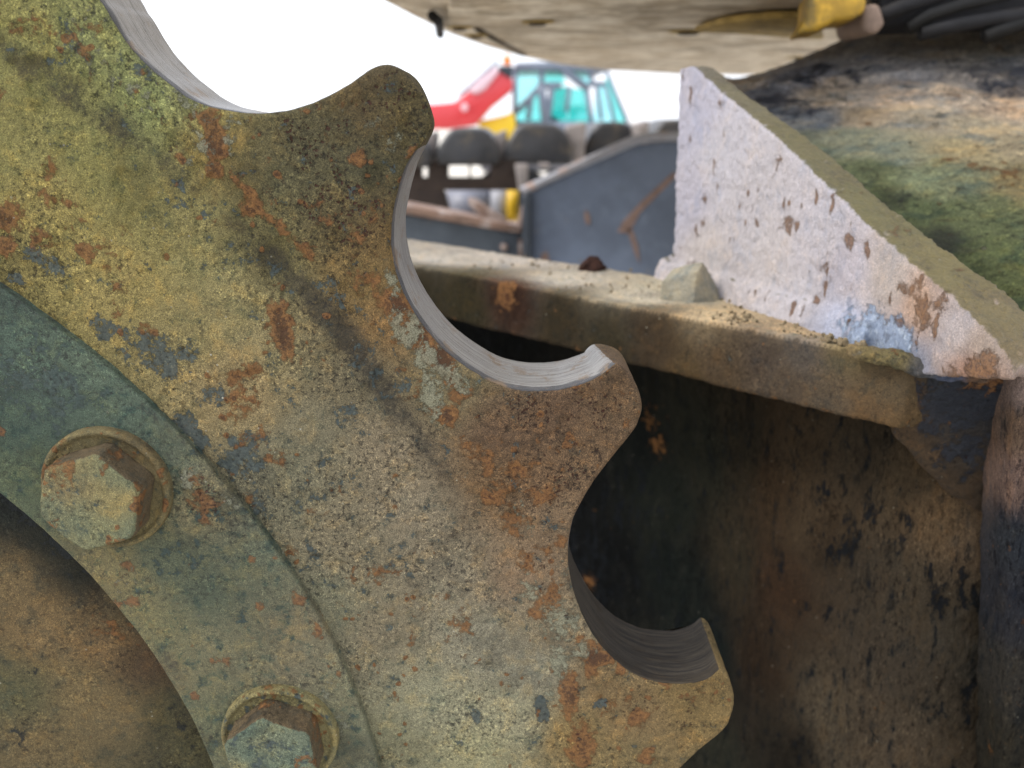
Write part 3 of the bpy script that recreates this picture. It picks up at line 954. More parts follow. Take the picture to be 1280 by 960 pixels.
def bolt_paint(wm, hm, yt, bx, bz, kind, rnd):
    for me_, off in ((wm, 0), (hm, 1)):
        cs = []
        for k in range(14):
            a = rnd.uniform(0, 6.28); r = rnd.uniform(0.2, 1.0) * 0.034
            if kind == 0:
                c = rnd.choice([(120, 122, 92), (138, 128, 88), (110, 116, 92), (128, 110, 78)]) if off else rnd.choice([(126, 118, 84), (120, 110, 76), (104, 88, 66)])
            else:
                c = rnd.choice([(96, 112, 98), (112, 120, 100), (84, 104, 94), (130, 128, 96)]) if off else rnd.choice([(140, 132, 90), (134, 128, 92), (118, 104, 74)])
            cs.append(((bx + r * math.cos(a), yt, bz + r * math.sin(a)), tuple(v * .95 for v in c)))
        colour_field(me_, cs, 1.0, 0.02, 0.006)
        V = coords(me_)
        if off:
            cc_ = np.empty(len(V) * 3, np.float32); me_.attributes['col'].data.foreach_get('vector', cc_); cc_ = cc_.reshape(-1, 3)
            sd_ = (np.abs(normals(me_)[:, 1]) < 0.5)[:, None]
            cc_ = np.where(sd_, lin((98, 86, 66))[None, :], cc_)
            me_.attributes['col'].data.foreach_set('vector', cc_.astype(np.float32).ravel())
        side = np.abs(normals(me_)[:, 1]) < 0.6
        q = coords(me_)
        fattr(me_, 'rust', np.where(side, 0.05, 0.0) + 0.46 * sl_(fbm(q, 80, 2, 5 + kind), 0.08, 0.22))
        fattr(me_, 'paint', np.where(side, 0.0, 0.22 + 0.1 * kind) + 0.0 * q[:, 0])
        fattr(me_, 'pale', np.where(side, 0.0, 0.16))
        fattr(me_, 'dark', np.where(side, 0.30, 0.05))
        fattr(me_, 'pits', np.full(len(q), 0.05))


rnd = random.Random(4)
A1 = math.radians(39.3)
specs = [(39.3, 16, 0), (39.3 - 25.6, 38, 1), (39.3 + 25.7, 5, 1), (39.3 - 51.6, 50, 0)]
for k in range(4, 14):
    specs.append((39.3 + 25.714 * (k - 2), rnd.uniform(0, 60), k % 2))
for i, (deg, phs, kd) in enumerate(specs):
    a = math.radians(deg)
    bx, bz = CX + RB * math.cos(a), CZ + RB * math.sin(a)
    if i < 4:
        wm, hm, yt = polar_bolt(bx, bz, phs, 60 + 11 * i)
        bolt_paint(wm, hm, yt, bx, bz, kd, rnd)
        h_ = link('hex_bolt', hm, MAT['bolt'], spk)
        w_ = link('washer', wm, MAT['bolt'], h_)
        lastp = (h_, w_, bx, bz)
    else:
        h2 = lastp[0].copy(); w2 = lastp[1].copy()
        COL.objects.link(h2); COL.objects.link(w2)
        h2.location = (bx - lastp[2], 0, bz - lastp[3])
        w2.parent = h2

# ------------------------------------------------------------------ track frame: shelf plate, gusset, web, end block, casting
MAT['shelf'] = grime('dusty_shelf_steel', spots=0.15, speck=0.6, rough=0.85, grain=0.5, k=0.8, pale=(0.5, 0.48, 0.4))
MAT['edge'] = grime('shelf_edge_steel', spec=0.12, spots=0.25, speck=0.5, rough=0.8, k=0.8)
MAT['gusset'] = grime('bleached_gusset_steel', spots=0.30, pits=0.2, speck=0.35, grain=0.16, rough=0.36, spec=0.8, k=0.6, blotch=0.4, stretch=(1, 1, 0.6), gain=1.02, paint=(0.33, 0.42, 0.58), pale=(0.64, 0.64, 0.66), bump=1.4)
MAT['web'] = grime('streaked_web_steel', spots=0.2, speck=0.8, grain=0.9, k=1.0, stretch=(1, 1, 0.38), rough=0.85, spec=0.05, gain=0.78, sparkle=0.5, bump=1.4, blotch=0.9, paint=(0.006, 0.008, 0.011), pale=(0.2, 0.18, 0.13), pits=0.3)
MAT['block'] = grime('dark_painted_block_steel', gain=0.75, bump=1.3, blotch=0.9,  spots=0.3, speck=0.4, grain=0.85, k=0.9, rough=0.6, spec=0.3, paint=(0.016, 0.021, 0.032), pale=(0.24, 0.21, 0.15))
MAT['cast'] = grime('mossy_casting_steel', spots=0.2, speck=0.8, grain=0.95, k=0.42, blotch=1.0, stretch=(0.6, 1, 1.4), sparkle=0.3, rough=0.8, paint=(0.05, 0.055, 0.075), pale=(0.33, 0.31, 0.24), bump=1.4)

Y0 = 0.62
zs = PY(1130, 447, Y0)[2]
tf = empty('track_frame', (0.35, 0.9, 0.55), 'heavy mossy steel track frame with a pale triangular gusset, right of the toothed sprocket', 'track frame')


def zero_fields(me, **kw):
    for k in ('rust', 'paint', 'pale', 'dark', 'pits'):
        if k not in me.attributes:
            fattr(me, k, np.full(len(me.vertices), kw.get(k, 0.0)))


def cf(me, f, pts, gain=1.0, sigma=0.04, warp=0.02):
    colour_field(me, [(f(x, y), c) for x, y, c in pts], gain, sigma, warp)


# shelf plate
A = PZ(1130, 447, zs); Bp = PZ(514, 331, zs)
ed = (Bp - A) / np.linalg.norm(Bp - A)
Bl = A + ed * 1.05
C1 = PZ(850, 349, zs); C2 = PZ(508, 298, zs)
bd = (C2 - C1) / np.linalg.norm(C2 - C1)
Cl = C2 + bd * 0.45
Cr = C1 - bd * 0.55
en = np.array((ed[1], -ed[0], 0.0))
if en[1] > 0:
    en = -en
bt = PP(800, 459, A, en)[2]
th_s = zs - bt
Ar = A - ed * 0.004
Cr = C1 - bd * 0.05
top = [Ar, Bl, Cl, Cr, Cr + np.array((0.30, 0, 0)), A + np.array((0.16, 0.055, 0))]
me = prism(top, (0, 0, -th_s))
me = refine(me, 0.004, 0.0032, 1, ((14, 0.0007), (60, 0.0011), (200, 0.0013)), 3)
V = coords(me); Nn = normals(me)
zc = V[:, 2] > zs - 0.004
fz = lambda x, y: PZ(x, y, zs)
fe = lambda x, y: PP(x, y, A, en)
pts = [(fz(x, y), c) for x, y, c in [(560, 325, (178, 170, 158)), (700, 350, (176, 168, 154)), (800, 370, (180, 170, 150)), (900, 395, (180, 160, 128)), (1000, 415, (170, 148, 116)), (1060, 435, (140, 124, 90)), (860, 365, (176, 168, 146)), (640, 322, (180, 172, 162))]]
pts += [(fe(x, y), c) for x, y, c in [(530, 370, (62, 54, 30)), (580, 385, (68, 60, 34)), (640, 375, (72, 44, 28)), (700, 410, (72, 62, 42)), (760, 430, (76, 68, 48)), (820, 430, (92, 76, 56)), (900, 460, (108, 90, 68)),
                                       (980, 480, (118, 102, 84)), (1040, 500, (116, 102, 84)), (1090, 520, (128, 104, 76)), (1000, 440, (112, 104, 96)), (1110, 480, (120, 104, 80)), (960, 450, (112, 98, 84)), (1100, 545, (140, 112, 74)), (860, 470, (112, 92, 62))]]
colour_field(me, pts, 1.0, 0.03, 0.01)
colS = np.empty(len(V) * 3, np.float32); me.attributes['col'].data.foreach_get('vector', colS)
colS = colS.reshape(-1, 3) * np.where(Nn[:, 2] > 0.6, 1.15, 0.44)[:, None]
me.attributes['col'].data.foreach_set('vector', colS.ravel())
fattr(me, 'rust', 0.06 + 0.0 * V[:, 0] + 0.9 * np.exp(-((V - fe(632, 368)) ** 2).sum(1) / 0.018 ** 2) + 0.25 * np.exp(-((V[:, 2] - bt) / 0.008) ** 2))
fattr(me, 'pale', np.where(Nn[:, 2] > 0.7, 0.34, 0.0))
fattr(me, 'paint', np.where(Nn[:, 2] > 0.7, -0.3, 0.05))
zero_fields(me, dark=0.05, pits=0.08)
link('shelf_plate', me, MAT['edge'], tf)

# gusset: vertical plate standing on the shelf, running towards the camera
g0 = PZ(832, 347, zs); g1 = PZ(1150, 452, zs)
gd = (g1 - g0) / np.linalg.norm(g1 - g0)
gn = np.array((gd[1], -gd[0], 0.0))
if gn[0] > 0:
    gn = -gn
fg = lambda x, y: PP(x, y, g0, gn)
apex0, apex1 = fg(849, 86), fg(866, 82)
right = fg(1262, 447)
down = lambda p: np.array((p[0], p[1], zs - 0.01))
front = [apex0, apex1, fg(906, 119), fg(975, 176), fg(1068, 266), fg(1143, 334), fg(1186, 369), fg(1239, 421), right, fg(1262, 475), fg(1160, 470), down(g1 - gd * 0.02), down(fg(845, 350)), fg(842, 320), fg(845, 200)]
tk = [0.020, 0.024, 0.028, 0.034, 0.043, 0.050, 0.052, 0.054, 0.056, 0.056, 0.045, 0.04, 0.02, 0.02, 0.02]
back = [np.array(p) - gn * t for p, t in zip(front, tk)]
bm = bmesh.new()
prism_bm(bm, front, back)
# weld fillet along the foot of the gusset
f0, f1 = g0 - gd * 0.008, g1 - gd * 0.05
w0, w1 = 0.014, 0.020
a0 = [f0 - gn * 0.012 + np.array((0, 0, -0.012)), f0 + gn * w0 + np.array((0, 0, -0.012)), f0 + gn * w0 * .8 + np.array((0, 0, 0.002)), f0 + gn * 0.006 + np.array((0, 0, 0.020)), f0 - gn * 0.012 + np.array((0, 0, 0.026))]
a1 = [p - f0 + f1 for p in a0]
prism_bm(bm, a0, a1)
# rounded flare of the weld at the far foot
bmesh.ops.recalc_face_normals(bm, faces=bm.faces)
me = bpy.data.meshes.new('gusset'); bm.to_mesh(me); bm.free()
me = refine(me, 0, 0.0022, 4, ((18, 0.0006), (75, 0.0013), (200, 0.0018)), 8)
V = coords(me); Nn = normals(me)
pts = [(fg(x, y), c) for x, y, c in [(870, 140, (170, 168, 188)), (860, 250, (168, 164, 180)), (900, 200, (180, 176, 186)), (930, 260, (178, 172, 178)), (880, 320, (184, 174, 172)), (960, 320, (184, 176, 178)), (1020, 300, (180, 174, 182)),
                                      (1000, 380, (186, 180, 186)), (1060, 340, (176, 168, 178)), (1110, 350, (172, 158, 150)), (1060, 410, (170, 176, 200)), (1150, 385, (176, 138, 108)), (1190, 410, (168, 156, 156)), (1230, 435, (160, 140, 124)), (1130, 440, (120, 128, 150)), (1220, 462, (128, 84, 56))]]
# dirt-grown upper edge of the plate
pts2 = [(p - gn * t * 0.6, c) for (p, t), c in zip([(fg(866, 84), .024), (fg(906, 119), .028), (fg(975, 176), .034), (fg(1068, 266), .043), (fg(1143, 334), .05), (fg(1239, 421), .054), (right, .056)],
                                                  [(110, 104, 86), (104, 98, 70), (102, 96, 58), (106, 100, 58), (116, 106, 62), (120, 108, 68), (124, 104, 70)])]
rg = random.Random(12)
GST = []
for _ in range(46):
    gx_ = rg.uniform(860, 1180); gy_ = rg.uniform(110 + (gx_ - 860) * .80, 350 + (gx_ - 860) * .28)
    GST.append((fg(gx_, gy_), (rg.uniform(.0012, .0028), rg.uniform(.004, .010)), rg.uniform(.5, .85), gd, np.array((0, 0, 1.0))))
colour_field(me, pts + [], 1.22, 0.03, 0.006, 0.25)
edge_m = sl_(-(Nn @ gn), -0.55, -0.25) * sl_(Nn[:, 2], 0.15, 0.4)
colA = np.empty(len(V) * 3, np.float32); me.attributes['col'].data.foreach_get('vector', colA); colA = colA.reshape(-1, 3)
me.attributes.remove(me.attributes['col'])
colour_field(me, pts2, 1.0, 0.05, 0.006)
colB = np.empty(len(V) * 3, np.float32); me.attributes['col'].data.foreach_get('vector', colB); colB = colB.reshape(-1, 3)
me.attributes.remove(me.attributes['col'])
em = (edge_m * (V[:, 2] > zs + 0.012))[:, None]
vattr(me, 'col', colA * (1 - em) + colB * em)
w = np.exp(-((V - fg(1090, 420)) ** 2).sum(1) / 0.048 ** 2) * 0.70 + np.exp(-((V - fg(1125, 432)) ** 2).sum(1) / 0.02 ** 2) * 0.5
fattr(me, 'paint', -0.25 + 1.25 * (w + 0.16 * np.exp(-((V - fg(870, 180)) ** 2).sum(1) / 0.06 ** 2)) * (1 - em[:, 0]))  # blue paint patch, plus a faint blue painted higher up for reflected sky
splats(me, 'rust', [(fg(1150, 394), 0.010, 0.85), (fg(1172, 384), 0.008, 0.6), (fg(1060, 300), 0.006, 0.8), (fg(985, 275), 0.006, 0.7), (fg(945, 275), 0.006, 0.5), (fg(880, 250), 0.007, 0.62), (fg(878, 280), 0.006, 0.6), (fg(1020, 378), 0.006, 0.8),
                    (fg(1228, 466), 0.014, 0.9), (fg(1190, 466), 0.010, 0.6), (fg(1130, 360), 0.01, 0.55), (fg(1145, 350), 0.008, 0.55), (fg(900, 130), 0.006, 0.6), (fg(975, 200), 0.005, 0.6), (fg(1040, 330), 0.02, 0.3), (fg(860, 340), 0.03, 0.3)] + GST, 0.05)
fattr(me, 'pale', np.where(em[:, 0] > 0.5, 0.14, -0.30))
fattr(me, 'dark', np.where(em[:, 0] > 0.5, 0.34, 0.0))
zero_fields(me, pits=0.0)
link('gusset', me, MAT['gusset'], tf)


def sheet(ctrl, nu, nv, noise=((30, 0.002), (120, 0.001)), seed=0, thick=(0, 0.02, 0), off=None):
    """smooth grid through rows of control points, with its own thickness"""
    C = np.array(ctrl, float)

    def up(A_, m):
        k = A_.shape[0]
        t = np.linspace(0, k - 1, m)
        i = np.clip(np.floor(t).astype(int), 0, k - 2)
        f = (t - i)[:, None, None]
        g = lambda q: A_[np.clip(q, 0, k - 1)]
        p0, p1, p2, p3 = g(i - 1), g(i), g(i + 1), g(i + 2)
        p0 = np.where((i == 0)[:, None, None], 2 * p1 - p2, p0)
        p3 = np.where((i == k - 2)[:, None, None], 2 * p2 - p1, p3)
        return 0.5 * (2 * p1 + (p2 - p0) * f + (2 * p0 - 5 * p1 + 4 * p2 - p3) * f * f + (3 * p1 - p0 - 3 * p2 + p3) * f ** 3)
    G = up(C, nv)
    G = up(G.transpose(1, 0, 2), nu).transpose(1, 0, 2)
    du = np.gradient(G, axis=1); dv = np.gradient(G, axis=0)
    N = np.cross(du, dv); N /= np.linalg.norm(N, axis=2)[:, :, None]
    view = G - O3
    flip = (N * view).sum(2).mean() > 0
    if flip:
        N = -N
    Pf = G.reshape(-1, 3)
    h = 0
    for k, (sc, am) in enumerate(noise):
        h = h + am * 2 * fbm(Pf * (1, 1, 1), sc, 4, seed + 7 * k)
    Fp = Pf + N.reshape(-1, 3) * np.asarray(h)[:, None]
    if off is not None:
        Fp = Fp + N.reshape(-1, 3) * off(Pf)[:, None]
    Bk = Pf + np.asarray(thick)
    ix = np.arange(nu * nv).reshape(nv, nu)
    a = ix[:-1, :-1]; b = ix[:-1, 1:]; c = ix[1:, :-1]; d = ix[1:, 1:]
    F1 = np.stack([a.ravel(), b.ravel(), d.ravel(), c.ravel()], 1)
    F2 = F1[:, ::-1] + nu * nv
    loop = np.r_[ix[0, :], ix[1:, -1], ix[-1, -2::-1], ix[-2:0:-1, 0]]
    l2 = np.roll(loop, -1)
    F3 = np.stack([l2, loop, loop + nu * nv, l2 + nu * nv], 1)
    m_ = mesh('sheet', np.vstack([Fp, Bk]), np.vstack([F1, F2, F3]))
    if (normals(m_)[:nu * nv] * view.reshape(-1, 3)).sum(1).mean() > 0:
        m_.flip_normals()
    return m_


# web plate below the shelf
cols = [(300, 1.60), (480, 1.42), (620, 1.22), (700, 1.12), (780, 1.02), (860, 0.93), (920, 0.87), (950, 0.835), (985, 0.80), (1040, 0.745), (1100, 0.705), (1170, 0.665), (1240, 0.645), (1330, 0.640), (1560, 0.635)]
rows_ = []
for z in np.linspace(zs - 0.02, 0.12, 5):
    rows_.append([(PY(x, 480, y)[0], y, z) for x, y in cols])


def webrip(P):
    x = P[:, 0]
    u = (x - PY(952, 700, .835)[0])
    return 0.010 * np.exp(-(u / 0.012) ** 2) - 0.008 * np.exp(-((u - 0.035) / 0.014) ** 2)


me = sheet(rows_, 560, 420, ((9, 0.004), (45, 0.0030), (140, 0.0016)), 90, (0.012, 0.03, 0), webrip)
fw = lambda x, y: PY(x, y, float(np.interp(x, [c_[0] for c_ in cols], [c_[1] for c_ in cols])))
pts = [(fw(x, y), c) for x, y, c in [(600, 430, (12, 16, 16)), (720, 600, (14, 18, 20)), (760, 700, (12, 16, 18)), (800, 560, (24, 30, 28)), (840, 620, (28, 34, 28)), (880, 560, (40, 42, 32)), (860, 720, (20, 28, 26)), (900, 800, (18, 28, 28)),  # near-black at left puts the deep recess's shade into the colour
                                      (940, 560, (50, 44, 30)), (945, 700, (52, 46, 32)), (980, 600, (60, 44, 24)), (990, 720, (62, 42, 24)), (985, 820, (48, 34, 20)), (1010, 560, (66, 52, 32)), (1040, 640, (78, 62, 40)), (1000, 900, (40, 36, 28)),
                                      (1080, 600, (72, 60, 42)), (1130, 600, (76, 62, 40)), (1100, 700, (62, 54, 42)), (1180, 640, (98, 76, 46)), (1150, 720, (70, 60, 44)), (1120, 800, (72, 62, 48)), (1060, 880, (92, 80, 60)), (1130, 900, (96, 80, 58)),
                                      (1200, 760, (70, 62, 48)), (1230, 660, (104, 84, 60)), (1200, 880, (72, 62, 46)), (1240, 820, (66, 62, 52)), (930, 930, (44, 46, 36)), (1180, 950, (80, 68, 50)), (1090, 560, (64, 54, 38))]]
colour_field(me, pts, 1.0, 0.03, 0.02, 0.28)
splats(me, 'paint', [(fw(x, y), r, am * .8) for x, y, r, am in [(1040, 610, .03, .5), (1060, 680, .04, .62), (1110, 640, .03, .66), (1150, 610, .02, .5), (1180, 720, .04, .66), (1100, 740, .035, .62), (1040, 760, .03, .6), (1150, 780, .03, .52), (1240, 760, .03, .6),
                                                          (1250, 900, .04, .6), (990, 860, .035, .66), (1000, 940, .03, .55), (800, 640, .1, .5), (720, 700, .12, .7), (1210, 640, .02, .3), (1200, 930, .03, .5), (1230, 860, .03, .5)]], 0.24)  # the wide left ones paint the recess's shade in black
splats(me, 'rust', [(fw(825, 555), 0.016, .75), (fw(742, 725), 0.014, .9), (fw(815, 520), 0.02, .5), (fw(985, 720), 0.05, .22)], 0.0)
zero_fields(me, dark=0.25, pits=0.0, pale=0.06)
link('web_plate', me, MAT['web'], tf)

# block at the shelf's near end, with the diagonal foot running into the web
fb = lambda x, y: PY(x, y, 0.612 - 0.00006 * (x - 1130))
poly = [PY(1116, 450, .624), fb(1150, 450), fb(1205, 458), fb(1270, 462), fb(1263, 560), PY(1258, 668, .645), PY(1232, 658, .648), PY(1180, 612, .652), PY(1140, 568, .640), PY(1118, 550, .628)]
back = [p + np.array((0.016, 0.06, 0)) for p in poly]
me = prism(poly, back)
me = refine(me, 0.006, 0.0024, 5, ((16, 0.0012), (60, 0.0014), (170, 0.0012)), 21)
pts = [(fb(x, y), c) for x, y, c in [(1090, 480, (100, 88, 68)), (1100, 530, (100, 80, 54)), (1130, 460, (110, 98, 66)), (1140, 500, (96, 66, 40)), (1150, 540, (84, 66, 44)), (1180, 500, (52, 54, 56)), (1200, 540, (48, 50, 52)), (1230, 490, (42, 46, 52)), (1220, 600, (44, 44, 42)),
                                      (1160, 580, (86, 66, 40)), (1200, 630, (90, 68, 40)), (1130, 556, (84, 64, 40)), (1250, 520, (42, 44, 48)), (1245, 645, (72, 56, 38)), (1190, 465, (60, 58, 50)), (1250, 462, (100, 60, 36))]]
colour_field(me, pts, 1.0, 0.02, 0.01)
splats(me, 'paint', [(fb(1195, 510), .034, .95), (fb(1235, 500), .028, .95), (fb(1220, 580), .030, .85), (fb(1180, 490), .014, .6), (fb(1250, 560), .016, .7), (fb(1205, 565), .02, .6)], 0.12)
splats(me, 'rust', [(fb(1140, 500), .012, .6), (fb(1145, 525), .01, .6), (fb(1210, 515), .008, .7), (fb(1215, 560), .009, .7), (fb(1225, 466), .018, .6), (fb(1245, 470), .01, .8)], 0.0)
splats(me, 'pale', [(fb(1128, 455), .012, .5), (fb(1130, 490), .02, .35)], 0.10)
zero_fields(me, dark=0.1, pits=0.2)
link('end_block', me, MAT['block'], tf)

# lumpy weld where the gusset meets shelf and block
path = [PY(x, y, yy) for x, y, yy in [(1060, 436, 0.640), (1090, 444, 0.628), (1120, 448, 0.620), (1150, 458, 0.613), (1185, 466, 0.609), (1225, 468, 0.606), (1262, 462, 0.604)]]
me = tube(path, [0.004, 0.006, 0.008, 0.0075, 0.0065, 0.006, 0.005], 16)
me = refine(me, 0, 0.0016, 1, ((80, 0.003), (230, 0.0018)), 34)
colour_field(me, [(path[0], (150, 130, 90)), (path[1], (130, 116, 76)), (path[2], (126, 114, 74)), (path[3], (90, 90, 92)), (path[4], (84, 96, 124)), (path[5], (120, 92, 70)), (path[6], (104, 66, 42))], 1.0, 0.01, 0.004)
V = coords(me)
fattr(me, 'pale', np.full(len(V), 0.30)); fattr(me, 'paint', 0.45 * np.exp(-((V - path[4]) ** 2).sum(1) / 0.012 ** 2)); zero_fields(me, rust=0.12, dark=0.1, pits=0.2)
link('weld_bead', me, MAT['block'], tf)

# outer side plate at the right border
fs = lambda x, y: PY(x, y, 0.585)
me = prism([fs(1274, 452), fs(1600, 452), fs(1600, 1700), fs(1240, 1700), fs(1255, 960), fs(1266, 640)], (0, 0.05, 0))
me = refine(me, 0.004, 0.004, 2, ((16, 0.002), (70, 0.0012)), 44)
colour_field(me, [(fs(1278, 480), (140, 124, 118)), (fs(1276, 540), (110, 92, 78)), (fs(1272, 600), (110, 92, 84)), (fs(1272, 680), (44, 48, 54)), (fs(1268, 760), (42, 44, 50)), (fs(1264, 860), (52, 50, 46)), (fs(1262, 940), (46, 44, 38)), (fs(1300, 1000), (46, 44, 38))], 1.0, 0.02, 0.005)
zero_fields(me, rust=0.1, paint=0.15, pale=0.1, dark=0.1, pits=0.05)
link('side_plate', me, MAT['web'], tf)

# casting behind the gusset: slopes up from the plate's back to a crest
def row(l):
    return [PY(x, y, yy) for x, y, yy in l]


cast = [row([(560, 104, 2.3), (860, 104, 1.50), (930, 104, 1.45), (1002, 80, 1.45), (1092, 44, 1.45), (1190, 38, 1.42), (1290, 38, 1.38), (1420, 36, 1.3), (1600, 34, 1.25)]),
        row([(600, 108, 2.1), (862, 112, 1.42), (934, 110, 1.36), (1010, 95, 1.34), (1095, 74, 1.33), (1190, 72, 1.30), (1290, 78, 1.26), (1420, 84, 1.18), (1600, 90, 1.1)]),
        row([(600, 122, 2.0), (864, 122, 1.36), (940, 118, 1.28), (1020, 110, 1.26), (1100, 104, 1.24), (1190, 110, 1.20), (1290, 122, 1.15), (1420, 138, 1.07), (1600, 150, 1.0)]),
        row([(610, 150, 1.9), (868, 150, 1.26), (950, 146, 1.17), (1030, 146, 1.14), (1110, 150, 1.10), (1190, 162, 1.05), (1290, 184, .99), (1420, 215, .91), (1600, 240, .85)]),
        row([(620, 190, 1.8), (880, 190, 1.16), (980, 190, 1.06), (1060, 196, 1.01), (1130, 208, .96), (1200, 226, .91), (1290, 258, .85), (1420, 300, .77), (1600, 330, .72)]),
        row([(640, 250, 1.6), (900, 250, 1.04), (1010, 250, .95), (1090, 262, .90), (1150, 282, .85), (1210, 310, .80), (1290, 350, .74), (1420, 400, .68), (1600, 440, .65)]),
        row([(660, 330, 1.4), (930, 335, .94), (1040, 335, .86), (1120, 350, .81), (1180, 380, .76), (1230, 410, .72), (1290, 450, .675), (1420, 500, .64), (1600, 540, .62)])]
cast = [r_[1:] for r_ in cast]


def castoff(P):
    # paint scab with a torn lower edge across the upper part
    ref = np.array([PY(900, 112, 1.33), PY(1050, 104, 1.25), PY(1130, 100, 1.24), PY(1210, 105, 1.2), PY(1290, 118, 1.15)])
    zz = np.interp(P[:, 0], ref[:, 0], ref[:, 2])
    return 0.010 * sl_(P[:, 2] - zz + 0.022 * fbm(P, 18, 4, 5), -0.001, 0.002) + 0.010 * fbm(P * (1, 1, 2.2), 14, 4, 66)


me = sheet(cast, 760, 560, ((7, 0.003), (45, 0.0040), (150, 0.0022)), 55, (0.02, 0.10, -0.08), castoff)
cg = coords(me)[:760 * 560].reshape(560, 760, 3)[::8, ::8].reshape(-1, 3)


def fc(x, y):
    d = ray(x, y); d = d / np.linalg.norm(d)
    v = cg - O3
    t = v @ d
    e_ = np.linalg.norm(v - t[:, None] * d, axis=1) / t
    return cg[int(np.argmin(e_))]


CC = [(950, 90, (120, 118, 122)), (1000, 95, (96, 100, 112)), (1080, 80, (120, 116, 114)), (1060, 60, (104, 98, 92)), (1150, 60, (100, 92, 82)), (1230, 60, (96, 88, 76)), (1130, 90, (112, 108, 108)), (1220, 95, (94, 88, 84)), (1270, 90, (80, 78, 78)),
      (930, 105, (150, 132, 112)), (960, 120, (86, 88, 96)), (980, 135, (84, 86, 90)), (1020, 118, (160, 138, 112)), (1060, 125, (150, 132, 112)), (1120, 120, (158, 132, 104)), (1180, 112, (150, 130, 108)), (1200, 125, (146, 126, 102)), (1260, 130, (148, 120, 90)),
      (1010, 150, (92, 94, 96)), (1080, 145, (124, 104, 76)), (1150, 150, (124, 112, 92)), (1220, 160, (128, 114, 88)), (1060, 175, (96, 96, 74)), (1120, 190, (104, 104, 80)), (1200, 190, (122, 106, 68)), (1270, 190, (128, 112, 80)),
      (1080, 215, (70, 76, 44)), (1150, 225, (92, 98, 66)), (1210, 220, (84, 88, 62)), (1270, 230, (104, 88, 48)), (1110, 250, (52, 60, 28)), (1160, 270, (66, 74, 40)), (1220, 270, (72, 78, 44)), (1180, 300, (42, 50, 26)), (1240, 310, (74, 82, 40)), (1270, 290, (70, 76, 42)),
      (1220, 340, (52, 58, 28)), (1270, 350, (66, 72, 34)), (1000, 190, (80, 84, 60))]
CC = [(x, y, tuple(min(235, v * (1.65 if y < 105 else 1.45 if y < 150 else 1.38) * g_ + 14 * (1 - g_)) for v, g_ in zip(c, (.97, 1.0, 1.03)))) for x, y, c in CC]  # lightened, most towards the top, to paint in light from the right
colour_field(me, [(fc(x, y), c) for x, y, c in CC], 1.0, 0.05, 0.05, 0.30)
splats(me, 'paint', [(fc(x, y), r, am) for x, y, r, am in [(1000, 95, .05, .6), (1060, 100, .05, .45), (970, 125, .03, .75), (1000, 140, .03, .6), (1230, 100, .06, .5), (1270, 95, .05, .5), (1120, 85, .05, .3), (1190, 280, .03, .2)]], 0.05)
splats(me, 'rust', [(fc(x, y), r, am) for x, y, r, am in [(1190, 118, .03, .35), (1240, 62, .02, .4), (1080, 150, .02, .5), (1200, 200, .03, .4), (1270, 215, .03, .45), (1250, 175, .02, .4)]], 0.05)
splats(me, 'pale', [(fc(x, y), r, am) for x, y, r, am in [(1040, 120, .05, .45), (1130, 180, .05, .3), (1160, 150, .05, .45), (1230, 310, .04, .25), (1100, 60, .05, .25)]], 0.12)
splats(me, 'dark', [(fc(x, y), r, am) for x, y, r, am in [(1110, 255, .03, .6), (1180, 300, .035, .7), (1080, 215, .03, .4), (1150, 215, .02, .2)]], 0.1)
zero_fields(me, pits=0.0)
link('casting', me, MAT['cast'], tf)

# ------------------------------------------------------------------ stones and grit on the shelf
MAT['stone'] = grime('grey_stone', col=(0.32, 0.30, 0.235), spots=0.0, speck=0.3, grain=0.25, pits=0.0, k=0.8, rough=0.9)
MAT['stone2'] = grime('dark_clod', col=(0.045, 0.022, 0.017), spots=0.0, speck=0.4, grain=0.6, pits=0.0, k=1.0, rough=0.95)


def hull(points, bev=0.0012):
    bm = bmesh.new()
    for p in points:
        bm.verts.new(Vector(p))
    r = bmesh.ops.convex_hull(bm, input=bm.verts)
    bmesh.ops.delete(bm, geom=[g for g in r['geom_interior'] + r['geom_unused'] if isinstance(g, bmesh.types.BMVert)], context='VERTS')
    bmesh.ops.recalc_face_normals(bm, faces=bm.faces)
    me = bpy.data.meshes.new('stone'); bm.to_mesh(me); bm.free()
    return me


c0 = PZ(864, 374, zs)
sc_ = c0[1] / 1100.0
q = lambda dx, dz, dy: c0 + np.array((dx * sc_, dy * sc_, dz * sc_))
P = [q(-42, 0, 6), q(-20, -4, -18), q(-4, -6, -26), q(36, -2, -8), q(40, 8, 10), q(12, 50, -2), q(2, 40, -20), q(-26, 40, 4), q(-40, 24, 0), q(6, 46, 16), q(-10, 0, 24), q(24, 4, 24), q(-22, 34, 20)]
me = refine(hull(P), 0.0006, 0.0010, 0, ((120, 0.0006), (400, 0.0004)), 5)
zero_fields(me)
o = link('stone', me, MAT['stone'], None)
o['label'] = 'angular grey stone lying on the shelf plate at the foot of the pale gusset'
o['category'] = 'stone'; o['group'] = 'stones on the shelf plate'
c0 = PZ(741, 338, zs); sc_ = c0[1] / 1100.0
rs = random.Random(8)
P = [q(-19, 0, 0), q(-14, 10, -8), q(-10, 17, 0), q(-2, 13, -5), q(6, 18, 2), q(14, 12, -3), q(19, 2, 0), q(8, 0, -10), q(-6, -1, -11), q(0, 0, 14), q(12, 8, 10), q(-12, 8, 10)]
me = refine(hull(P), 0.0008, 0.0012, 0, ((140, 0.003), (400, 0.001)), 15)
zero_fields(me)
o = link('stone', me, MAT['stone2'], None)
o['label'] = 'small dark brown clod on the far edge of the shelf plate, before the blue-grey bucket'
o['category'] = 'stone'; o['group'] = 'stones on the shelf plate'
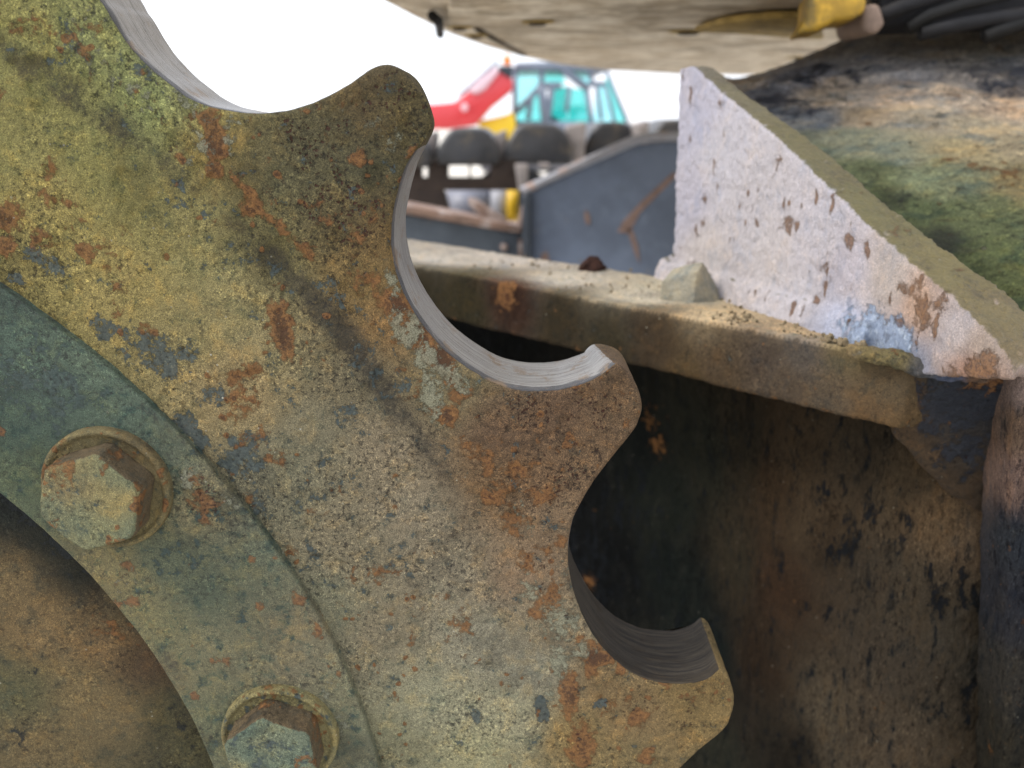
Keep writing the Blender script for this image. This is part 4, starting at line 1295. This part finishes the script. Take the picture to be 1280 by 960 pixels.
# grit: uncountable crumbs along the shelf
bm = bmesh.new()
rs = random.Random(3)
spots_ = [(925, 400, 24, 5, 34), (990, 408, 16, 3, 14), (1040, 428, 30, 5, 40), (1075, 434, 24, 5, 60), (565, 325, 10, 2, 6), (668, 333, 10, 2, 6), (690, 343, 8, 2, 3), (900, 372, 30, 6, 20), (1000, 420, 60, 8, 60), (800, 360, 120, 10, 50), (650, 330, 120, 8, 40), (930, 392, 60, 10, 50)]
for (x, y, sx, sy, m) in spots_:
    for _ in range(m):
        px_, py_ = x + rs.gauss(0, sx * .6), y + rs.gauss(0, sy * .6)
        c_ = PZ(px_, py_, zs)
        if np.dot(c_ - A, -en) < 0.002 or np.dot(c_ - g0, gn) < 0.004:
            continue
        r_ = rs.choice([0.0006, 0.0008, 0.0011, 0.0016, 0.0024, 0.0024 + 0.0016 * (x > 1030)]) * rs.uniform(.7, 1.2)
        mt = Matrix.Translation(Vector(c_) + Vector((0, 0, r_ * .5))) @ Euler((rs.random() * 6, rs.random() * 6, rs.random() * 6)).to_matrix().to_4x4() @ Matrix.Diagonal((1, rs.uniform(.5, 1), rs.uniform(.4, .9), 1))
        bmesh.ops.create_icosphere(bm, subdivisions=1, radius=r_, matrix=mt)
me = bpy.data.meshes.new('grit'); bm.to_mesh(me); bm.free()
o = link('grit', me, plain('grit_crumbs', (0.22, 0.17, 0.10), 0.95, 0.6, 300, c2=(0.06, 0.05, 0.03)))
o['kind'] = 'stuff'; o['label'] = 'crumbs of soil and grit scattered on the shelf plate'; o['category'] = 'grit'

# ------------------------------------------------------------------ excavator upper body overhead
MAT['cream'] = plain('dusty_cream_paint', (0.56, 0.46, 0.33), 0.75, 0.35, 9, c2=(0.84, 0.76, 0.63), t2=(0.42, 0.66), bump=0.2)
MAT['ochre'] = plain('ochre_stain', (0.46, 0.32, 0.10), 0.8, 0.5, 30)
MAT['black'] = plain('black_rubber', (0.012, 0.012, 0.012), 0.65, 0.4, 30, spec=0.25)
MAT['yellow'] = plain('yellow_machine_paint', (0.50, 0.30, 0.03), 0.6, 0.5, 14, c2=(0.14, 0.10, 0.03), t2=(0.50, 0.66))
HB = 0.165
zb = CAMZ + HB
ub = empty('excavator_body', (0.9, 2.0, zb), 'dusty cream excavator body seen from below, with a yellow bracket, along the top edge', 'excavator')
ubp = [PZ(x, y, zb) for x, y in [(430, -18), (470, -1), (515, 22), (560, 43), (600, 57), (645, 70), (700, 81), (760, 88), (850, 93), (930, 94), (1000, 92)]]
p0 = ubp[0]
ring_ = ubp + [np.array((2.2, 4.2, zb)), np.array((3.2, 3.0, zb)), np.array((3.2, ubp[0][1] + 0.0, zb))]
me = prism(ring_, (0, 0, 0.75))
me = bevelled(me, 0.012, 3)
link('counterweight', me, MAT['cream'], ub)
zu = zb - 0.004
fu = lambda x, y: PZ(x, y, zb)


def bar(pts, r, mat, name, parent, drop=0.0, seg=8):
    m_ = tube([fu(x, y) - np.array((0, 0, drop)) for x, y in pts], r, seg)
    return link(name, m_, mat, parent)


MAT['seam'] = plain('dark_grimy_seam', (0.06, 0.045, 0.03), 0.9, 0.4, 20)
bar([(540, 9), (548, 16), (550, 34)], 0.008, MAT['black'], 'hose_hook', ub, 0.012)
bar([(596, 35), (622, 50), (655, 68)], 0.006, MAT['seam'], 'seam', ub, 0.0)
# second, lower skin panel: gives the crease along the underside
pan = [fu(x, y) + np.array((0, 0, 0.0)) for x, y in [(560, 16), (640, 36), (720, 47), (860, 52), (960, 56), (1040, 56), (1060, 40), (1000, -30), (700, -60), (560, -40)]]
me = prism([p + np.array((0, 0, 0.002)) for p in pan], (0, 0, -0.014))
me = bevelled(me, 0.006, 3)
link('belly_panel', me, MAT['cream'], ub)
for (x, y, r) in [(574, 23, .010), (595, 34, .010), (672, 16, .012), (861, 29, .016), (1003, 64, .018), (1026, 63, .009), (1073, 26, .016)]:
    c_ = fu(x, y)
    rr = r * (1.0)
    bm = bmesh.new()
    bmesh.ops.create_cone(bm, cap_ends=True, segments=20, radius1=rr * 1.15, radius2=rr * 1.3, depth=0.006, matrix=Matrix.Translation(Vector(c_) - Vector((0, 0, 0.016))))
    me = bpy.data.meshes.new('bolt_head'); bm.to_mesh(me); bm.free()
    me = bevelled(me, 0.002, 2)
    bh = link('bolt_head', me, MAT['seam'], ub)
    bm = bmesh.new()
    bmesh.ops.create_cone(bm, cap_ends=True, segments=20, radius1=rr * 1.9, radius2=rr * 2.3, depth=0.002, matrix=Matrix.Translation(Vector(c_) - Vector((0, 0, 0.0145))))
    me = bpy.data.meshes.new('washer'); bm.to_mesh(me); bm.free()
    link('washer', me, MAT['ochre'], bh)
# ochre sump plate and yellow bracket
zo = zb - 0.016
fo = lambda x, y: PZ(x, y, zo)
me = bevelled(prism([fo(x, y) for x, y in [(868, 32), (905, 20), (960, 14), (1020, 12), (1030, 42), (985, 40), (920, 35)]], (0, 0, -0.010)), 0.003, 2)
link('sump_plate', me, MAT['ochre'], ub)
fy = lambda x, y: PY(x, y, 1.13)
me = bevelled(prism([fy(x, y) for x, y in [(995, 42), (1008, 24), (1010, -10), (1084, -10), (1082, 14), (1068, 24), (1045, 26), (1022, 38)]], (0.02, 0.10, 0.0)), 0.006, 3)
link('bracket', me, MAT['yellow'], ub)
# dark slewing gear and hoses at the top right
MAT['grease'] = plain('greasy_dark_steel', (0.014, 0.014, 0.016), 0.7, 0.5, 20, spec=0.25)
fd = lambda x, y: PY(x, y, 1.20)
me = bevelled(prism([fd(x, y) for x, y in [(1096, 30), (1100, -40), (1700, -40), (1700, 30), (1280, 32), (1150, 36), (1100, 38)]], (0.02, 0.08, 0)), 0.01, 3)
link('slewing_ring', me, MAT['grease'], ub)
for i, (pp, r) in enumerate([([(1135, 36), (1160, 18), (1200, 6), (1260, -8)], .011), ([(1150, 42), (1200, 30), (1250, 22), (1330, 14)], .012), ([(1230, 46), (1260, 34), (1300, 20), (1360, 10)], .012), ([(1100, 20), (1130, 8), (1170, -6), (1200, -20)], .012)]):
    me = tube([PY(x, y, 1.16) for x, y in pp], r * .8, 16)
    h_ = link('hydraulic_hose', me, MAT['grease'] if i % 2 else MAT['black'], ub)
me = bevelled(prism([PY(x, y, 1.14) for x, y in [(1078, 6), (1100, 4), (1108, 30), (1096, 44), (1080, 40)]], (0.0, 0.1, 0)), 0.006, 3)
link('lug', me, plain('dusty_pink_steel', (0.24, 0.17, 0.13), 0.8, 0.3, 20), ub)

# ------------------------------------------------------------------ blue-grey bucket behind the shelf
MAT['bucket'] = plain('blue_grey_bucket_paint', (0.135, 0.17, 0.24), 0.5, 0.3, 5, c2=(0.20, 0.175, 0.165), t2=(0.64, 0.74), bump=0.3)
MAT['lip'] = plain('scraped_bucket_rim', (0.30, 0.31, 0.35), 0.5, 0.25, 10, c2=(0.36, 0.26, 0.22), t2=(0.52, 0.66))
MAT['rustlip'] = plain('rusty_cutting_edge', (0.26, 0.17, 0.13), 0.7, 0.35, 9, c2=(0.40, 0.33, 0.30), t2=(0.5, 0.6))
MAT['bdark'] = plain('dark_bucket_edge', (0.035, 0.045, 0.06), 0.5, 0.3, 9)
bk = empty('digger_bucket', (0.5, 2.8, 0.0), 'blue-grey digger bucket with a scraped pale rim and rust scratch, beyond the shelf plate', 'bucket')
YB = 2.45
fk = lambda x, y, Y=YB: PY(x, y, Y)


def gz(p):
    return np.array((p[0], p[1], 0.0))


me = bevelled(prism([fk(660, 240), fk(799, 180), fk(850, 177), fk(1010, 176), gz(fk(1010, 400)), gz(fk(660, 400))], (0, 0.04, 0)), 0.006, 3)
link('side_plate', me, MAT['bucket'], bk)
r = 0.0115 * 1.0
path = [fk(652, 239, YB - .005), fk(700, 217, YB - .005), fk(750, 194, YB - .005), (fk(792, 175, YB - .005)), fk(806, 171.5, YB - .005), fk(850, 170, YB - .005), fk(1012, 170, YB - .005)]
me = tube(path, 0.0125, 12)
link('rim', me, MAT['lip'], bk)
me = bevelled(prism([fk(653, 246, YB - .02), fk(664, 241, YB - .02), gz(fk(664, 400, YB - .02)), gz(fk(653, 400, YB - .02))], (0, 0.07, 0)), 0.004, 2)
link('corner_post', me, MAT['bdark'], bk)
YL = 2.50
me = bevelled(prism([fk(380, 250, YL), fk(510, 268, YL), fk(655, 292, YL), gz(fk(655, 400, YL)), gz(fk(380, 400, YL))], (0.0, 0.04, 0)), 0.006, 3)
link('floor_plate', me, plain('dull_bucket_paint', (0.095, 0.115, 0.14), 0.55, 0.25, 6, c2=(0.16, 0.12, 0.10), t2=(0.62, 0.72)), bk)
me = bevelled(prism([fk(380, 235, YL - .03), fk(510, 256, YL - .03), fk(600, 273, YL - .03), fk(652, 283, YL - .03), fk(652, 292, YL - .03), fk(600, 284, YL - .03), fk(510, 268, YL - .03), fk(380, 250, YL - .03)], (0, 0.10, 0)), 0.004, 2)
link('cutting_edge', me, MAT['rustlip'], bk)
me = bevelled(prism([fk(585, 248, YL), fk(594, 250, YL), fk(634, 276, YL), fk(628, 284, YL), fk(600, 270, YL), fk(586, 256, YL)], (0, 0.05, 0)), 0.003, 2)
link('brace', me, MAT['rustlip'], bk)
me = bevelled(prism([fk(655, 236, YL), fk(661, 243, YL), fk(657, 290, YL), fk(640, 288, YL), fk(648, 276, YL), fk(653, 256, YL)], (0, 0.04, 0)), 0.003, 2)
link('shackle', me, MAT['rustlip'], bk)
# rust scratch and scars: thin flaked patches 2 mm proud of the side plate
MAT['scar'] = plain('rust_scar', (0.24, 0.165, 0.14), 0.8, 0.3, 40)
for poly in ([(843, 214), (846, 220), (800, 266), (786, 292), (772, 290), (778, 278), (802, 252)], [(783, 284), (790, 286), (798, 308), (800, 330), (794, 318)], [(732, 262), (737, 268), (738, 280), (733, 281), (730, 270)],
             [(676, 318), (684, 314), (688, 330), (676, 334)]):
    me = bevelled(prism([fk(x, y, YB - .002) for x, y in poly], (0, 0.004, 0)), 0.0008, 1)
    link('rust_scar', me, MAT['scar'], bk)
# bolt on the floor plate
for (x, y, r) in [(630, 309, .012)]:
    bm = bmesh.new()
    bmesh.ops.create_cone(bm, cap_ends=True, segments=16, radius1=r, radius2=r * .8, depth=0.02, matrix=Matrix.Translation(Vector(fk(x, y, YL - .01))) @ Matrix.Rotation(math.pi / 2, 4, 'X'))
    me = bpy.data.meshes.new('bolt_head'); bm.to_mesh(me); bm.free()
    link('bolt_head', bevelled(me, .002, 2), MAT['rustlip'], bk)
me = bevelled(prism([fk(648, 298, YL - .01), fk(656, 300, YL - .01), fk(656, 322, YL - .01), fk(648, 320, YL - .01)], (0, 0.02, 0)), 0.002, 2)
link('wear_pad', me, MAT['rustlip'], bk)

# ------------------------------------------------------------------ crawler track with domed pads, behind the bucket
YT = 3.6
MAT['pad'] = plain('worn_rubber_pad', (0.038, 0.040, 0.046), 0.42, 0.45, 9, c2=(0.075, 0.064, 0.05), t2=(0.5, 0.65), spec=0.6)
MAT['chain'] = plain('brown_chain_steel', (0.042, 0.027, 0.020), 0.7, 0.4, 12)
MAT['post'] = plain('dusty_link_steel', (0.30, 0.27, 0.26), 0.6, 0.3, 12)
ct = empty('crawler_track', (0.0, YT + .2, 0.0), 'dark crawler track with a row of domed rubber pads, under the red boom', 'crawler track')
ft = lambda x, y, Y=YT: PY(x, y, Y)


def pad(x0, x1, yt, yb, Y):
    w = x1 - x0; hh = yb - yt
    pr = [(0.0, 1.0), (0.0, 0.62), (0.05, 0.42), (0.16, 0.14), (0.26, 0.02), (0.40, 0.0), (0.60, 0.0), (0.74, 0.02), (0.86, 0.14), (0.96, 0.42), (1.0, 0.62), (1.0, 1.0)]
    me = bevelled(prism([ft(x0 + u * w, yt + v * hh, Y) for u, v in pr], (0, 0.42, 0)), 0.02, 4)
    return link('rubber_pad', me, MAT['pad'], ct)


pad(546, 624, 160, 206, YT); pad(630, 716, 154, 206, YT + .05); pad(730, 802, 152, 210, YT + .25); pad(810, 890, 149, 205, YT + .45); pad(455, 538, 166, 210, YT - .03)
for x, y0, y1, w in [(536, 170, 202, 10), (626, 168, 202, 9), (722, 158, 202, 14), (804, 156, 190, 10)]:
    me = bevelled(prism([ft(x - w, y0, YT + .1), ft(x + w * .8, y0 - 6, YT + .1), ft(x + w * .6, y1, YT + .1), ft(x - w * .6, y1, YT + .1)], (0, 0.2, 0)), 0.01, 3)
    link('link_end', me, MAT['post'], ct)
for poly in ([(440, 200), (645, 200), (645, 207), (440, 207)], [(440, 222), (660, 222), (655, 238), (440, 238)], [(440, 205), (527, 205), (527, 225), (440, 225)], [(534, 205), (560, 205), (560, 224), (534, 224)], [(586, 205), (588, 205), (588, 224), (586, 224)],
             [(613, 205), (645, 205), (645, 224), (613, 224)], [(440, 236), (548, 236), (556, 240), (562, 262), (580, 275), (600, 290), (440, 290)]):
    me = bevelled(prism([ft(x, y, YT + .04) for x, y in poly], (0, 0.06, 0)), 0.006, 2)
    link('chain_link', me, MAT['chain'], ct)
for x, y, w, h_ in [(652, 222, 9, 34), (680, 208, 8, 8)]:
    me = bevelled(prism([ft(x - w, y - h_ / 2, YT), ft(x + w, y - h_ / 2, YT), ft(x + w * .7, y + h_ / 2, YT), ft(x - w * .4, y + h_ / 2, YT)], (0, 0.06, 0)), 0.008, 3)
    link('link_pin', me, MAT['post'], ct)
me = bevelled(prism([gz(ft(470, 260, YT + .1)), gz(ft(760, 260, YT + .1)), ft(760, 214, YT + .1), ft(690, 214, YT + .1), ft(668, 240, YT + .1), ft(662, 330, YT + .1), ft(470, 330, YT + .1)], (0, 0.2, 0)), 0.006, 2)
link('roller_frame', me, MAT['chain'], ct)

# grey drum with a yellow end, seen between bucket and track
dr = empty('steel_drum', (0.1, 4.3, 0.0), 'grey steel drum with a bright yellow end, low behind the rusty bucket edge', 'drum')
YD = 4.35
bm = bmesh.new()
pA, pB = PY(590, 262, YD), PY(650, 262, YD)
me = tube([PY(560, 262, YD), PY(612, 262, YD)], 0.115, 28)
link('drum_shell', me, plain('grey_blue_drum', (0.22, 0.23, 0.28), 0.45, 0.25, 8), dr)
me = tube([PY(614, 258, YD), PY(638, 258, YD)], 0.112, 28)
link('drum_collar', me, plain('pale_grey_collar', (0.36, 0.37, 0.42), 0.45, 0.25, 8), dr)
me = tube([PY(634, 256, YD - .1), PY(648, 256, YD - .1)], [0.08, 0.085], 28)
link('drum_end', me, plain('bright_yellow_paint', (0.80, 0.50, 0.02), 0.4, 0.15, 8), dr)
me = bevelled(prism([gz(PY(560, 300, YD)) + (0, -.1, 0), gz(PY(640, 300, YD)) + (0, -.1, 0), PY(640, 280, YD) + (0, -.1, 0), PY(560, 280, YD) + (0, -.1, 0)], (0, .2, 0)), .01, 2)
link('stand', me, MAT['chain'], dr)

# ------------------------------------------------------------------ loader with red boom and glass cab
YC = 9.0
fl = lambda x, y, Y=YC: PY(x, y, Y)
MAT['red'] = plain('red_machine_paint', (0.62, 0.035, 0.045), 0.3, 0.12, 2.0, spec=0.7)
MAT['cabframe'] = plain('blue_grey_cab_frame', (0.17, 0.21, 0.28), 0.35, 0.2, 2.0, spec=0.6)
MAT['orange'] = plain('orange_beacon', (0.85, 0.25, 0.02), 0.3, 0.1, 5)
gm = bpy.data.materials.new('teal_cab_glass'); gm.use_nodes = True
gt = gm.node_tree; gt.nodes.clear()
go = gt.nodes.new('ShaderNodeOutputMaterial'); mx = gt.nodes.new('ShaderNodeMixShader'); tb = gt.nodes.new('ShaderNodeBsdfTransparent'); gb = gt.nodes.new('ShaderNodeBsdfGlossy')
tb.inputs[0].default_value = (0.42, 0.86, 0.84, 1); gb.inputs[0].default_value = (0.8, 0.95, 1, 1); gb.inputs['Roughness'].default_value = 0.03
mx.inputs[0].default_value = 0.10
gt.links.new(tb.outputs[0], mx.inputs[1]); gt.links.new(gb.outputs[0], mx.inputs[2]); gt.links.new(mx.outputs[0], go.inputs[0])
ld = empty('telescopic_loader', (1.0, 9.8, 0.0), 'far loader with red boom, orange beacon and teal glass cab, above the rubber pads', 'loader')


def lpart(name, poly, mat, Y=YC, dep=0.12, bv=0.02):
    me = bevelled(prism([fl(x, y, Y) for x, y in poly], (0, dep, 0)), bv, 2)
    return link(name, me, mat, ld)


# boom
bo = lpart('boom', [(470, 160), (470, 134), (547, 130), (568, 128), (584, 115), (622, 84), (641, 98), (641, 112), (614, 134), (594, 157), (560, 162)], MAT['red'], YC - .4, 0.35, 0.03)
cv = lpart('boom_sheen', [(584, 113), (600, 98), (620, 83), (624, 90), (606, 112), (594, 118)], plain('pale_pink_sheen', (0.75, 0.55, 0.62), 0.3, 0.1, 3), YC - .45, 0.06, 0.02)  # pale pink piece added to paint the sheen on the boom's upper side
lpart('boom_pin', [(576, 132), (580, 128), (584, 130), (585, 136), (581, 140), (577, 138)], plain('pale_pin', (0.8, 0.5, 0.55), 0.3, 0.1, 3), YC - .45, 0.05, 0.005)
lpart('boom_rail', [(572, 118), (584, 108), (622, 74), (624, 78), (586, 112), (574, 121)], MAT['cabframe'], YC - .3, 0.05, 0.005)
lpart('beacon', [(628, 81), (630, 70), (634, 66), (638, 72), (640, 81)], MAT['orange'], YC - .1, 0.08, 0.02)
lpart('beacon_bracket', [(622, 82), (641, 82), (640, 98), (634, 96), (624, 90)], MAT['bdark'], YC - .42, 0.10, 0.01)
lpart('engine_cover', [(596, 152), (630, 144), (643, 139), (645, 160), (634, 176), (620, 170), (600, 160)], plain('clean_yellow_paint', (0.80, 0.55, 0.03), 0.4, 0.15, 2), YC - .2, 0.4, 0.03)
# cab frame members (each a bar between two picked points) and panes
bars = [((644, 84), (643, 162), 3.5), ((644, 84), (730, 84), 5), ((730, 84), (757, 88), 3.2), ((757, 86), (784, 152), 2.6), ((678, 86), (676, 108), 3.4), ((678, 106), (646, 140), 4), ((676, 104), (682, 156), 5.5), ((690, 108), (684, 156), 4),
        ((678, 107), (702, 107), 4.5), ((702, 86), (736, 112), 5), ((712, 108), (708, 140), 3), ((732, 104), (740, 156), 3.6), ((736, 86), (742, 108), 3.0), ((736, 105), (757, 105), 3.4), ((746, 108), (752, 150), 3.0), ((757, 106), (768, 152), 2.6), ((644, 158), (788, 160), 7),
        ((664, 122), (660, 150), 3.5)]
for (a_, b_, w_) in bars:
    A_ = fl(*a_); B_ = fl(*b_)
    me = tube([A_, A_ * 0.5 + B_ * 0.5, B_], w_ * YC / 1100.0, 8)
    link('cab_frame', me, MAT['cabframe'], ld)
panes = [[(645, 86), (677, 86), (677, 107), (646, 139)], [(646, 141), (676, 110), (680, 156), (645, 158)], [(680, 88), (702, 88), (708, 105), (680, 105)], [(686, 110), (710, 108), (710, 156), (684, 156)], [(712, 110), (732, 112), (740, 156), (710, 156)],
         [(704, 87), (736, 87), (740, 106), (734, 108)], [(744, 108), (756, 107), (766, 154), (742, 156)], [(758, 92), (783, 152), (768, 154), (757, 108)]]
gm2 = gm.copy(); gm2.name = 'pale_cab_glass'
for nd in gm2.node_tree.nodes:
    if nd.type == 'BSDF_TRANSPARENT':
        nd.inputs[0].default_value = (0.62, 0.93, 0.95, 1)
for i_, p_ in enumerate(panes):
    me = prism([fl(x, y, YC + .02) for x, y in p_], (0, 0.012, 0))
    link('pane', me, gm2 if i_ in (0, 5, 6) else gm, ld)
# rear glass wall seen through the cab
for p_ in ([(690, 108), (712, 108), (708, 150), (688, 150)], [(712, 132), (732, 132), (736, 156), (710, 156)]):
    me = prism([fl(x, y, YC + .9) for x, y in p_], (0, 0.012, 0))
    link('pane', me, gm, ld)
lpart('roof', [(644, 78), (700, 76), (752, 80), (758, 90), (700, 88), (644, 88)], MAT['cabframe'], YC - .05, 1.3, 0.03)
lpart('seat', [(684, 158), (686, 148), (694, 144), (700, 152), (706, 158)], MAT['bdark'], YC + .5, 0.4, 0.03)
lpart('chassis', [(600, 178), (636, 160), (800, 160), (820, 190), (820, 215), (600, 215)], plain('loader_chassis_grey', (0.2, 0.2, 0.22), 0.6, 0.3, 2), YC + .05, 1.6, 0.05)
for x in (640, 790):
    c_ = fl(x, 190, YC - .1)
    m_ = tube([np.array((c_[0], c_[1], 0.5)), np.array((c_[0], c_[1] + .4, 0.5))], 0.5, 36)
    link('wheel', m_, MAT['black'], ld)
